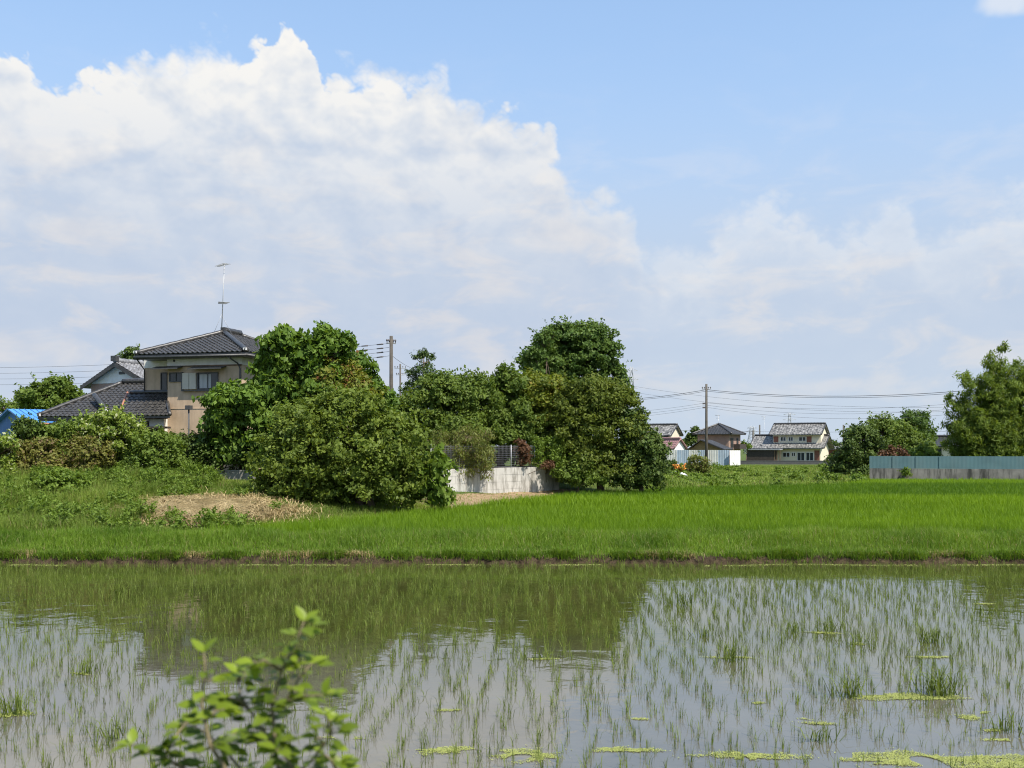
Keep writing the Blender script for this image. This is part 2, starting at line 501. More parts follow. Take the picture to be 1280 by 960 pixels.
def lump(x, y, s=1.0, seed=0):
    r = np.random.default_rng(seed)
    z = 0
    for i in range(7):
        a = r.uniform(0, 6.28); f = s * r.uniform(0.5, 2.2); ph = r.uniform(0, 6.28)
        z = z + np.sin((x * math.cos(a) + y * math.sin(a)) * f + ph) / 7
    return z

def gz(x, y):
    x = np.asarray(x, dtype=float); y = np.asarray(y, dtype=float)
    edge = 28.72 + 0.26 * lump(x, y * 0, 1.5, 3) + 0.10 * lump(x, y * 0, 6.0, 4)
    z = np.where(y < 4.2, 1.7, 1.7 - 1.85 * sstep(4.2, 9.3, y))
    z = np.where(y > 20, -0.15 + 0.34 * sstep(edge - 0.10, edge + 0.22, y) + 0.21 * sstep(edge + 0.22, edge + 2.4, y) + 0.05 * sstep(29, 30, y) * (1 + 0.6 * lump(x, y, 3.0, 5)) - 0.05 * sstep(31.5, 33, y), z)
    sdist = np.where(inpoly(x, y, BANKSIDE), polydist(x, y, TOE), 0.0)
    amp = sstep(17, 7, x)
    z = z + amp * 1.25 * np.clip(sdist / 8.0, 0, 1) ** 1.05 * (1 + 0.0 * x)
    z = z + 0.12 * lump(x, y, 1.3, 6) * np.clip(sdist / 2.0, 0, 1) * sstep(84, 60, y)
    # heap of cut straw and earth at the field corner
    z = z + 0.16 * np.exp(-(((x + 10.6) / 3.0) ** 2 + ((y - 38.6) / 1.4) ** 2)) * (1 + 0.8 * lump(x, y, 2.6, 15))
    pl = inpoly(x, y, PLATEAU)
    z = np.where(pl, 1.95, z)
    return z

def build_ground():
    xs = np.unique(np.concatenate([np.linspace(-2600, -200, 7), np.linspace(-200, -45, 22), np.arange(-45, 46, 0.45), np.linspace(46, 200, 24), np.linspace(200, 2600, 7)]))
    ys = np.unique(np.concatenate([np.linspace(-300, -6, 6), np.arange(-6, 28, 0.8), np.arange(28, 30.4, 0.08), np.arange(30.4, 80, 0.5), np.arange(80, 230, 5.0), np.linspace(230, 5200, 12)]))
    X, Y = np.meshgrid(xs, ys)
    Z = gz(X, Y)
    v = np.stack([X, Y, Z], -1).reshape(-1, 3)
    ny, nx = X.shape
    i = np.arange(ny * nx).reshape(ny, nx)
    q = np.stack([i[:-1, :-1], i[:-1, 1:], i[1:, 1:], i[1:, :-1]], -1).reshape(-1, 4)
    x, y = X.ravel(), Y.ravel()
    mound = np.exp(-(((x + 11.3) / 2.2) ** 2 + ((y - 38.5) / 1.7) ** 2) * 1.1)
    sd_ = np.where(inpoly(x, y, BANKSIDE), polydist(x, y, TOE), 0)
    strip = sstep(0.3, 1.0, sd_) * sstep(3.6, 2.4, sd_) * sstep(43, 46, y) * sstep(64, 60, y)
    path = np.where((y > 96) & (y < 112), 0.8 * np.exp(-((y - 104 - 0.05 * x) / 3.0) ** 2), 0) * sstep(6, 12, x)
    dirt = np.clip(np.maximum(np.maximum(mound * 1.3, strip * 0.75), path), 0, 1)
    mud = sstep(28.0, 28.5, y) * sstep(29.6, 29.05, y) + sstep(9.8, 9.0, y) * 0.0
    rice = inpoly(x, y, RICE).astype(float)
    m = bpy.data.materials.new('ground')
    m.use_nodes = True
    m.node_tree.nodes.clear()
    k = NT(m.node_tree)
    tc = k.n('ShaderNodeTexCoord').outputs['Object']
    nz = k.noise(tc, 0.8, 8.0, 0.65)
    n2 = k.noise(tc, 5.0, 6.0, 0.7)
    n3 = k.noise(tc, 0.03, 6.0, 0.6)
    A = lambda nm: k.n('ShaderNodeAttribute', {'attribute_name': nm}).outputs['Fac']
    c = k.mix(k.smooth(nz, 0.35, 0.65), (0.050, 0.080, 0.016), (0.095, 0.115, 0.032))
    c = k.mix(k.m('MULTIPLY', k.smooth(n3, 0.4, 0.62), 0.5), c, (0.075, 0.125, 0.022))
    c = k.mix(k.m('MULTIPLY', k.smooth(n2, 0.56, 0.7), 0.5), c, (0.15, 0.11, 0.06))
    c = k.mix(A('rice'), c, (0.045, 0.085, 0.010))
    c = k.mix(k.smooth(k.m('ADD', A('dirt'), k.m('MULTIPLY_ADD', nz, 0.7, -0.35)), 0.35, 0.6), c, k.mix(k.smooth(n2, 0.35, 0.7), (0.21, 0.145, 0.08), (0.36, 0.27, 0.16)))
    c = k.mix(k.smooth(k.m('ADD', A('mud'), k.m('MULTIPLY_ADD', n2, 0.6, -0.3)), 0.4, 0.7), c, k.mix(k.smooth(n2, 0.35, 0.65), (0.022, 0.016, 0.009), (0.078, 0.056, 0.034)))
    b = k.n('ShaderNodeBsdfPrincipled', None, Base_Color=c, Roughness=0.95)
    b.inputs['Specular IOR Level'].default_value = 0.15
    bn = k.n('ShaderNodeBump', None, Height=k.noise(tc, 9.0, 6.0, 0.7), Strength=0.6, Distance=0.12)
    k.t.links.new(bn.outputs[0], b.inputs['Normal'])
    k.n('ShaderNodeOutputMaterial', None, Surface=b.outputs[0])
    o = mesh_np('ground', v, None, m, quads=q, attr={'dirt': dirt, 'mud': np.clip(mud, 0, 1), 'rice': rice}, smooth=True)
    tag(o, 'low earth banks and flat farmland around the paddies', kind='structure')

def build_water():
    m = bpy.data.materials.new('paddy_water')
    m.use_nodes = True
    m.node_tree.nodes.clear()
    k = NT(m.node_tree)
    tc = k.n('ShaderNodeTexCoord').outputs['Object']
    nz = k.noise(tc, 0.35, 5.0, 0.6)
    yy = k.n('ShaderNodeSeparateXYZ', None, Vector=tc).outputs[1]
    silt = k.mix(k.smooth(nz, 0.35, 0.65), (0.092, 0.086, 0.066), (0.118, 0.110, 0.086))
    dark_reflection = k.mix(k.smooth(nz, 0.35, 0.65), (0.038, 0.044, 0.011), (0.056, 0.058, 0.017))  # far water painted darker and greener to deepen the mirrored trees
    c = k.mix(k.smooth(k.m('ADD', yy, k.m('MULTIPLY_ADD', nz, 5.0, -2.5)), 12.5, 18.5), silt, dark_reflection)
    b = k.n('ShaderNodeBsdfPrincipled', None, Base_Color=c, Roughness=0.02, IOR=1.62)
    h = k.m('ADD', k.m('MULTIPLY', k.noise(tc, 1.6, 2.0, 0.5, 0.6), 1.0), k.m('MULTIPLY', k.noise(tc, 9.0, 2.0, 0.5), 0.16))
    patch = k.smooth(k.noise(tc, 0.12, 2.0), 0.42, 0.62, 0.35, 1.0)
    bn = k.n('ShaderNodeBump', None, Height=k.m('MULTIPLY', h, patch), Strength=0.16, Distance=0.05)
    k.t.links.new(bn.outputs[0], b.inputs['Normal'])
    k.n('ShaderNodeOutputMaterial', None, Surface=b.outputs[0])
    xs = np.linspace(-120, 120, 25); ys = np.linspace(7.4, 29.2, 12)
    X, Y = np.meshgrid(xs, ys)
    i = np.arange(X.size).reshape(X.shape)
    q = np.stack([i[:-1, :-1], i[:-1, 1:], i[1:, 1:], i[1:, :-1]], -1).reshape(-1, 4)
    o = mesh_np('water', np.stack([X, Y, X * 0], -1).reshape(-1, 3), None, m, quads=q)
    tag(o, 'shallow muddy water standing in the rice paddy', kind='structure')

build_ground()
build_water()

# ------------------------------------------------------------------ roofs and walls
def tiles(mb, poly, tw=0.28, tl=0.25, wave=0.06, lip=0.034, lift=0.02):
    """pantiles laid over a planar roof face; poly[0]->poly[1] is the eave"""
    P = [np.array(q, dtype=float) for q in poly]
    e = P[1] - P[0]; e /= np.linalg.norm(e)
    nn = np.cross(e, P[-1] - P[0]); nn /= np.linalg.norm(nn)
    if nn[2] < 0: nn = -nn
    s = np.cross(nn, e)
    if s[2] < 0: s = -s
    uv = [(float((q - P[0]) @ e), float((q - P[0]) @ s)) for q in P]
    us = [q[0] for q in uv]; vs = [q[1] for q in uv]
    prof = [(0.0, 0.35), (0.18, 1.0), (0.36, 0.55), (0.62, 0.0), (0.86, 0.05), (1.0, 0.35)]
    j0 = 0
    rr = random.Random(5)
    y = min(vs)
    while y < max(vs):
        x = min(us)
        while x < max(us):
            cx, cy = x + tw / 2, y + tl / 2
            if inpoly(np.array([cx]), np.array([cy]), uv)[0]:
                jl = rr.uniform(-0.004, 0.006)
                fr = [P[0] + e * (x + a * tw) + s * (y - 0.02) + nn * (lift + h * wave + lip + jl) for a, h in prof]
                bk = [P[0] + e * (x + a * tw) + s * (y + tl) + nn * (lift + h * wave) for a, h in prof]
                lo = [q - nn * (lip + 0.012) for q in fr]
                n = len(prof)
                fs = [(i, i + 1, n + i + 1, n + i) for i in range(n - 1)] + [(2 * n + i, 2 * n + i + 1, i + 1, i) for i in range(n - 1)]
                mb.add(fr + bk + lo, fs)
            x += tw
        y += tl

def ridge(mb, a, b, r=0.13, n=7, up=0.10):
    a = np.array(a) + np.array((0, 0, up)); b = np.array(b) + np.array((0, 0, up))
    L = np.linalg.norm(b - a)
    k = max(2, int(L / 0.3))
    mb.tube([a + (b - a) * i / k for i in range(k + 1)], [r * (1.0 + 0.10 * (i % 2)) for i in range(k + 1)], n)

def window(F, parent, u0, u1, z0, z1, v, mull=1, fm='metal_dark', pm='glass', t=0.05, label=None, depth=0.07):
    """frame ring proud of the wall with a pane set back inside it"""
    f = MB()
    f.box(F, u0, u1, v - depth, v - 0.004, z0 - t, z0); f.box(F, u0, u1, v - depth, v - 0.004, z1, z1 + t)
    f.box(F, u0 - t, u0, v - depth, v - 0.004, z0 - t, z1 + t); f.box(F, u1, u1 + t, v - depth, v - 0.004, z0 - t, z1 + t)
    for i in range(mull):
        c = u0 + (u1 - u0) * (i + 1) / (mull + 1)
        f.box(F, c - t / 2, c + t / 2, v - depth + 0.008, v - 0.006, z0, z1)
    fo = f.build('window', M[fm], parent)
    MB().box(F, u0, u1, v - 0.03, v - 0.012, z0, z1).build('pane', M[pm], fo)
    return fo

def build_main_house():
    a = 16
    O = at(308, 440, 51.3)
    F = Frame((O[0], O[1]), a)
    ze = O[2]
    uL = F.u(168, 0.0)
    D = 8.0
    base = F.p(uL / 2, D / 2, 1.95)
    root = empty('house', base, 'tan two-storey house with dark hipped tile roofs behind the hedge', 'house')
    ov = 0.62
    gzv = 1.93
    uwl, uws = F.u(183, ov + 0.9), F.u(209.5, ov)
    vf, vl = ov, ov + 0.75
    uR = -ov
    def zy(py, v, px=250):
        return F.fit(px, py, v)[1]
    zb = zy(457, vf)                    # under edge of the white band
    w = MB()
    w.box(F, uws, uR, vf, D - ov, gzv, zb)
    w.box(F, uwl, uws, vl, D - ov, gzv, zb)
    # shallow joints of the cladding boards
    w.box(F, uws + 0.02, uR - 0.02, vf - 0.018, vf - 0.003, zy(511, vf), zy(510, vf))
    w.build('wall', M['plaster_tan'], root)
    w = MB()
    w.box(F, uws - 0.02, uR + 0.02, vf - 0.02, D - ov + 0.02, zb + 0.003, ze - 0.02)
    w.box(F, uwl - 0.02, uws - 0.022, vl - 0.02, D - ov + 0.02, zb + 0.003, ze - 0.02)
    w.build('upper_wall_band', M['plaster_white'], root)
    w = MB()
    w.box(F, uws - 0.01, uR + 0.01, vf - 0.045, vf - 0.022, zb - 0.05, zb + 0.02)
    w.build('trim', M['wood'], root)
    # upper hipped roof
    hw = -uL / 2
    E = [F.p(uL, 0, ze), F.p(0, 0, ze), F.p(0, D, ze), F.p(uL, D, ze)]
    zr = ze + hw * 0.42
    A1, A2 = F.p(uL / 2, hw, zr), F.p(uL / 2, D - hw, zr)
    r = MB()
    r.slab([E[0], E[1], A1], 0.10); r.slab([E[1], E[2], A2, A1], 0.10); r.slab([E[2], E[3], A2], 0.10); r.slab([E[3], E[0], A1, A2], 0.10)
    r.box(F, uL + 0.04, -0.04, 0.04, D - 0.04, ze - 0.20, ze - 0.105)
    tiles(r, [E[0], E[1], A1]); tiles(r, [E[1], E[2], A2, A1]); tiles(r, [E[3], E[0], A1, A2])
    for p, q in ((E[0], A1), (E[1], A1), (E[2], A2), (E[3], A2)):
        ridge(r, q, p, 0.12)
    ridge(r, A1, A2, 0.17, up=0.18)
    ro = r.build('roof', M['tile'], root)
    for q in (E[0], E[1]):
        e = MB()
        c = q + (A1 - q) * 0.02 + np.array((0, 0, 0.12))
        e.box(Frame((c[0], c[1]), a), -0.09, 0.09, -0.12, 0.04, c[2] - 0.05, c[2] + 0.07)
        e.build('ridge_end', M['metal_white'], ro)
    g = MB()
    k = A1 + np.array((0, 0, 0.30))
    g.box(Frame((k[0], k[1]), a), -0.14, 0.14, -0.12, 0.10, k[2] - 0.3, k[2] + 0.02)
    g.build('ridge_ornament', M['tile'], ro)
    # gutters and downpipe
    g = MB()
    g.tube([F.p(uL, -0.05, ze - 0.12), F.p(0.05, -0.05, ze - 0.14)], 0.06)
    g.tube([F.p(0.05, -0.05, ze - 0.14), F.p(0.05, D, ze - 0.16)], 0.06)
    g.build('gutter', M['metal_dark'], root)
    g = MB()
    ud = uR - 0.06
    g.tube([F.p(ud - 0.35, -0.02, ze - 0.2), F.p(ud - 0.1, vf - 0.12, ze - 0.5), F.p(ud, vf - 0.07, ze - 0.75), F.p(ud, vf - 0.07, gzv)], 0.038)
    g.build('downpipe', M['metal_dark'], root)
    g = MB()
    g.tube([F.p(uL + 0.15, -0.02, ze - 0.2), F.p(uwl + 0.06, vl - 0.1, ze - 0.65), F.p(uwl + 0.06, vl - 0.08, ze - 3.0)], 0.038)
    g.build('downpipe', M['metal_dark'], root)
    # vent
    c0 = F.fit(218, 451, vf)
    g = MB(); g.tube([F.p(c0[0], vf - 0.03, c0[1]), F.p(c0[0], vf + 0.05, c0[1])], 0.07, 8); g.build('vent', M['metal_dark'], root)
    # windows, shutter case, awnings
    def rect(px0, py0, px1, py1, v):
        u0, z1 = F.fit(px0, py0, v); u1, z0 = F.fit(px1, py1, v)
        return u0, u1, z0, z1
    window(F, root, *rect(213, 467, 228, 476, vf), vf, 1, pm='glass')
    wo = window(F, root, *rect(248.5, 467, 272, 486, vf), vf, 1)
    u0, u1, z0, z1 = rect(250, 468, 264, 485, vf)
    MB().box(F, u0, u1, vf - 0.037, vf - 0.032, z0, z1).build('curtain', M['curtain'], wo)
    window(F, root, *rect(202.5, 467, 208.5, 487, vl), vl, 0)
    s = MB()
    u0, u1, z0, z1 = rect(229.6, 466.5, 246.5, 486.5, vf)
    um = (u0 + u1) / 2
    s.box(F, u0, um - 0.015, vf - 0.14, vf - 0.004, z0, z1); s.box(F, um + 0.015, u1, vf - 0.14, vf - 0.004, z0, z1)
    s.build('shutter_case', M['shutter'], root)
    s = MB()
    s.box(F, u0 - 0.05, u0 - 0.004, vf - 0.15, vf - 0.004, z0 - 0.06, z1 + 0.05); s.box(F, u0 - 0.05, F.u(274, vf), vf - 0.16, vf - 0.075, z0 - 0.10, z0 - 0.055)
    s.box(F, um - 0.012, um + 0.012, vf - 0.12, vf - 0.006, z0, z1)
    s.build('window_rail', M['metal_dark'], root)
    for p0, p1 in ((196, 229), (242, 283)):
        u0, z0 = F.fit(p0, 461, vf); u1, _ = F.fit(p1, 461, vf)
        s = MB()
        s.prism([F.p(u0, vf - 0.004, z0 + 0.12), F.p(u0, vf - 0.55, z0 - 0.02), F.p(u0, vf - 0.55, z0 - 0.07), F.p(u0, vf - 0.004, z0 + 0.06)], (F.p(u1, 0, 0) - F.p(u0, 0, 0)))
        s.build('awning', M['metal_dark'], root)
    # lower wing roofs on the left
    va, vr = 0.2, 3.4
    q = lambda px, py, v: F.p(*((lambda t: (t[0], v, t[1]))(F.fit(px, py, v))))
    E1 = q(47, 521.5, va); zeL = E1[2]
    uE2 = F.u(146, va); E2 = F.p(uE2, va, zeL)
    uR1, zR1 = F.fit(154, 480, vr)
    R1 = F.p(uR1, vr, zR1); R2 = F.p(uwl + 0.3, vr, zR1)
    uE1 = F.u(47, va)
    Eb = F.p(uE1, 7.0, zeL); Rb = F.p(uR1, 7.0, zR1)
    r = MB()
    r.slab([E1, E2, F.p(uwl + 0.3, va + 1.2, zeL + (zR1 - zeL) * 1.2 / (vr - va)), R2, R1], 0.10)
    r.slab([Eb, E1, R1, Rb], 0.10)
    r.slab([R1, R2, F.p(uwl + 0.3, 7.0, zR1), Rb], 0.10)
    r.box(F, uE1 + 0.05, uE2, va + 0.05, 6.9, zeL - 0.20, zeL - 0.105)
    tiles(r, [E1, E2, F.p(uwl + 0.3, va + 1.2, zeL + (zR1 - zeL) * 1.2 / (vr - va)), R2, R1])
    tiles(r, [Eb, E1, R1, Rb])
    ridge(r, R1, E1, 0.12); ridge(r, R1, R2, 0.15, up=0.15)
    # short hip ridge over the bay
    h0 = q(118, 497, 1.4); h1 = q(133, 516, 0.25)
    ridge(r, h0, h1, 0.13, up=0.14)
    ro = r.build('lower_roof', M['tile'], root)
    for c in (E1 + np.array((0.1, 0.05, 0.12)), h1 + np.array((0, -0.05, 0.12))):
        e = MB()
        e.box(Frame((c[0], c[1]), a), -0.09, 0.09, -0.12, 0.04, c[2] - 0.06, c[2] + 0.07)
        e.build('ridge_end', M['metal_white'], ro)
    # pent roof in front of the recessed bay
    vb0, vb1 = -0.35, vl - 0.02
    uB0, zB0 = F.fit(150, 520.5, vb0); uB1 = uws - 0.012
    uB1e, _ = F.fit(212.5, 520, vb0)
    zB1 = F.fit(180, 492, vb1)[1]
    uT0 = F.u(163, vb1)
    r = MB()
    B = [F.p(uB0, vb0, zB0), F.p(uws - 0.012, vb0, zB0), F.p(uws - 0.012, vb1, zB1), F.p(uT0, vb1, zB1)]
    r.slab(B, 0.1)
    B2 = [F.p(uws - 0.012, vb0, zB0), F.p(uB1e, vb0, zB0), F.p(uws - 0.012, vf - 0.01, zB0 + (zB1 - zB0) * (vf - 0.01 - vb0) / (vb1 - vb0))]
    r.slab(B2, 0.1)
    tiles(r, B); tiles(r, B2)
    ridge(r, B[3], B[2], 0.10, up=0.08)
    ridge(r, B2[1], B2[2], 0.09, up=0.06)
    r.build('pent_roof', M['tile'], root)
    g = MB(); g.tube([F.p(uT0 - 0.1, vb1 - 0.1, zB1 + 0.08), F.p(uB0 - 0.1, vb0, zB0 + 0.10)], 0.055); g.build('valley_flashing', M['copper'], root)
    # ground-floor walls under the lower roofs
    w = MB()
    w.box(F, uE1 + 0.62, uE2 - 0.1, va + 0.62, 6.4, gzv, zeL - 0.21)
    w.box(F, uE2 - 0.09, uws - 0.01, vf - 0.3, vl, gzv, zB0 - 0.12)
    w.build('wall', M['plaster_white'], root)
    w = MB()
    w.box(F, uE2 - 0.1, uws + 0.4, vf - 0.95, vf - 0.302, zB0 - 0.62, zB0 - 0.52)
    w.box(F, uE2, uws - 0.3, vf - 0.34, vf - 0.303, zB0 - 2.0, zB0 - 0.63)
    w.build('porch_canopy', M['dark_wood'], root)
    for u in (uE1 + 0.7, uE1 + 1.6, uE2 + 0.2, uws - 1.0):
        w = MB(); w.box(F, u, u + 0.11, vf - 0.36 if u > uE2 else va + 0.57, vf - 0.303 if u > uE2 else va + 0.617, gzv, zeL - 0.25)
        w.build('porch_post', M['dark_wood'], root)
    # television aerial on the ridge
    mtop = at(280.5, 330, 55.2)
    b0 = np.array((mtop[0] - 0.15, mtop[1], zr + 0.1))
    mast = MB(); mast.tube([b0, mtop], [0.028, 0.02], 6)
    for s_ in (-1, 1):
        mast.tube([b0 + np.array((0, 0, 0.9)), b0 + np.array((0.55 * s_, 0.2, -0.25))], 0.01, 4)
    ao = mast.build('aerial', M['metal_gray'], root)
    def yagi(z, L, n, w_, yaw):
        m_ = MB()
        d = np.array((math.cos(yaw), math.sin(yaw), 0)); p_ = np.array((-d[1], d[0], 0))
        c = np.array((mtop[0] - 0.05, mtop[1], z))
        m_.tube([c - d * L * 0.35, c + d * L * 0.65], 0.018, 4)
        for i in range(n):
            o_ = c + d * L * (-0.35 + i / (n - 1))
            ww = w_ * (1 - 0.35 * i / n)
            m_.tube([o_ - p_ * ww, o_ + p_ * ww], 0.012, 4)
        return m_
    yagi(mtop[2] - 0.03, 1.1, 9, 0.22, 2.3).build('aerial_array', M['metal_gray'], ao)
    yagi(mtop[2] - 2.05, 0.7, 7, 0.3, 2.0).build('aerial_array', M['metal_gray'], ao)
    # outdoor lamp on a post by the corner
    lp = at(236, 512, 50.2)
    l = MB(); l.tube([(lp[0], lp[1], 1.95), lp], 0.04, 6); l.box(Frame((lp[0], lp[1]), a), -0.13, 0.13, -0.13, 0.13, lp[2], lp[2] + 0.2)
    lo = l.build('garden_lamp', M['metal_dark'], loc=(lp[0], lp[1], 1.95))
    tag(lo, 'dark garden lamp post in front of the tan house wall', 'lamp post')

build_main_house()

def build_white_house():
    """plaster gable behind the main house, ridge running back to the right"""
    d = 66
    F = Frame(at(143, 455, d)[:2], 24)
    zr = at(143, 453, d)[2]
    uL, zl = F.fit(98, 483, 0); uRr, zrr = F.fit(184, 476, 0)
    half = (uRr - uL) / 2
    ze = zr - half * 0.5
    root = empty('house', F.p(0, 3, 1.95), 'white gabled house with a grey tile roof half hidden behind the tan house', 'house')
    D = 9
    o = 0.5
    w = MB()
    zsk = at(143, 478, d)[2]
    w.box(F, -half + o, half - o, 0.4, D - 0.4, 1.95, zsk)
    w.build('lower_wall', M['plaster_brown'], root)
    w = MB()
    w.prism([F.p(-half + o, 0.39, zsk + 0.003), F.p(half - o, 0.39, zsk + 0.003), F.p(half - o, 0.39, ze - 0.1 + o * 0.5), F.p(0, 0.39, zr - 0.12), F.p(-half + o, 0.39, ze - 0.1 + o * 0.5)], F.n_vec * (D - 0.8))
    w.build('wall', M['plaster_white'], root)
    r = MB()
    Lf, Lb, Rf, Rb = F.p(-half, 0, ze), F.p(-half, D, ze), F.p(half, 0, ze), F.p(half, D, ze)
    T0, T1 = F.p(0, 0, zr), F.p(0, D, zr)
    r.slab([Lf, T0, T1, Lb], 0.12); r.slab([Rf, Rb, T1, T0], 0.12)
    tiles(r, [Rf, Rb, T1, T0]); tiles(r, [Lb, Lf, T0, T1])
    ridge(r, T0, T1, 0.16, up=0.14)
    r.build('roof', M['tile_gray'], root)
    v = MB()
    v.prism([F.p(-half, -0.03, ze), F.p(0, -0.03, zr), F.p(half, -0.03, ze), F.p(half, -0.03, ze - 0.24), F.p(0, -0.03, zr - 0.26), F.p(-half, -0.03, ze - 0.24)], F.n_vec * 0.06)
    v.box(F, -0.2, 0.2, -0.12, 0.2, zr + 0.08, zr + 0.42)
    v.build('barge_board', M['tile'], root)
    g = MB(); c = F.p(0.25, 0.37, at(149, 466, d)[2]); g.box(Frame(c[:2], 24), -0.22, 0.22, -0.03, 0.05, c[2] - 0.08, c[2] + 0.08); g.build('vent', M['metal_dark'], root)

Frame.n_vec = property(lambda s: np.array((s.n[0], s.n[1], 0.0)))
Frame.r_vec = property(lambda s: np.array((s.r[0], s.r[1], 0.0)))
build_white_house()

def build_blue_shed():
    d = 55.5
    F = Frame(at(31, 527, d)[:2], 52)        # low corner of the gable; ridge runs back to the right
    zl = at(31, 527, d)[2]
    W = 8.0
    zr = zl + W / 2 * 0.20
    D = 4.2
    root = empty('shed', F.p(-W / 2, 2, 1.4), 'blue shed with bright blue metal roof at the left edge', 'shed')
    w = MB()
    w.prism([F.p(-W + 0.25, 0.25, 1.3), F.p(-0.25, 0.25, 1.3), F.p(-0.25, 0.25, zl + 0.03), F.p(-W / 2, 0.25, zr - 0.05), F.p(-W + 0.25, 0.25, zl + 0.03)], F.n_vec * (D - 0.5))
    w.build('wall', M['wall_blue'], root)
    r = MB()
    T0, T1 = F.p(-W / 2, 0, zr), F.p(-W / 2, D, zr)
    E0, E1 = F.p(0, 0, zl), F.p(0, D, zl)
    G0, G1 = F.p(-W, 0, zl), F.p(-W, D, zl)
    r.slab([E0, E1, T1, T0], 0.06); r.slab([G0, T0, T1, G1], 0.06)
    n = 14
    for i in range(n + 1):
        t = i / n
        a, b = E0 + (E1 - E0) * t, T0 + (T1 - T0) * t
        r.tube([a + np.array((0, 0, 0.015)), b + np.array((0, 0, 0.015))], 0.022, 4)
        a = G0 + (G1 - G0) * t
        r.tube([a + np.array((0, 0, 0.015)), b + np.array((0, 0, 0.015))], 0.022, 4)
    ro = r.build('roof', M['roof_blue'], root)
    g = MB(); g.tube([E0 + np.array((0.05, -0.03, -0.1)), E1 + np.array((0.05, -0.03, -0.1))], 0.055); g.build('gutter', M['copper'], root)

build_blue_shed()

def hip_house(F, W, D, z0, ze, rise, ov, root, wallm, roofm, tw=0.5, tl=0.45, v0=0.0, u0=0.0):
    """plain storey under a hipped roof: wall footprint u0..u0+W, v0..v0+D"""
    MB().box(F, u0, u0 + W, v0, v0 + D, z0, ze - 0.11).build('wall', M[wallm], root)
    a, b, c, d = u0 - ov, u0 + W + ov, v0 - ov, v0 + D + ov
    h = min(b - a, d - c) / 2
    E = [F.p(a, c, ze), F.p(b, c, ze), F.p(b, d, ze), F.p(a, d, ze)]
    if b - a > d - c:
        T = [F.p(a + h, c + h, ze + rise), F.p(b - h, c + h, ze + rise)]
        fc = [[E[0], E[1], T[1], T[0]], [E[1], E[2], T[1]], [E[2], E[3], T[0], T[1]], [E[3], E[0], T[0]]]
        rd = [(T[0], E[0]), (T[0], E[3]), (T[1], E[1]), (T[1], E[2]), (T[0], T[1])]
    else:
        T = [F.p(a + h, c + h, ze + rise), F.p(a + h, d - h, ze + rise)]
        fc = [[E[0], E[1], T[0]], [E[1], E[2], T[1], T[0]], [E[2], E[3], T[1]], [E[3], E[0], T[0], T[1]]]
        rd = [(T[0], E[0]), (T[0], E[1]), (T[1], E[2]), (T[1], E[3]), (T[0], T[1])]
    r = MB()
    for q in fc:
        r.slab(q, 0.1); tiles(r, q, tw, tl, 0.05, 0.03)
    for q in rd: ridge(r, q[0], q[1], 0.15)
    return r.build('roof', M[roofm], root)

def gable_roof(F, u0, u1, v0, v1, ze, zr, root, roofm, name='roof', tw=0.5, tl=0.45, t=0.12, edge='tile', along='u', front_only=False):
    """ridge along u (eaves front and back) or along v (gable faces the front)"""
    r = MB()
    if along == 'u':
        vm = (v0 + v1) / 2
        A, B, C, D_ = F.p(u0, v0, ze), F.p(u1, v0, ze), F.p(u1, v1, ze), F.p(u0, v1, ze)
        T0, T1 = F.p(u0, vm, zr), F.p(u1, vm, zr)
    else:
        um = (u0 + u1) / 2
        A, B, C, D_ = F.p(u1, v0, ze), F.p(u1, v1, ze), F.p(u0, v1, ze), F.p(u0, v0, ze)
        T0, T1 = F.p(um, v0, zr), F.p(um, v1, zr)
    for q in ([A, B, T1, T0], [C, D_, T0, T1]):
        r.slab(q, t); tiles(r, q, tw, tl, 0.05, 0.03)
    ro = r.build(name, M[roofm], root)
    e = MB()
    ridge(e, T0, T1, 0.17, up=0.16)
    for p, q in ((A, T0), (B, T1), (C, T1), (D_, T0)):
        ridge(e, p, q, 0.10, 5, up=0.06)
    e.build('ridge_tiles', M[edge], ro)
    return ro

def gable_wall(F, u0, u1, v0, v1, z0, ze, zr, root, m, along='u', name='wall'):
    w = MB()
    if along == 'u':
        vm = (v0 + v1) / 2
        w.prism([F.p(u0, v0, z0), F.p(u0, v1, z0), F.p(u0, v1, ze), F.p(u0, vm, zr), F.p(u0, v0, ze)], F.r_vec * (u1 - u0))
    else:
        um = (u0 + u1) / 2
        w.prism([F.p(u0, v0, z0), F.p(u1, v0, z0), F.p(u1, v0, ze), F.p(um, v0, zr), F.p(u0, v0, ze)], F.n_vec * (v1 - v0))
    return w.build(name, M[m], root)

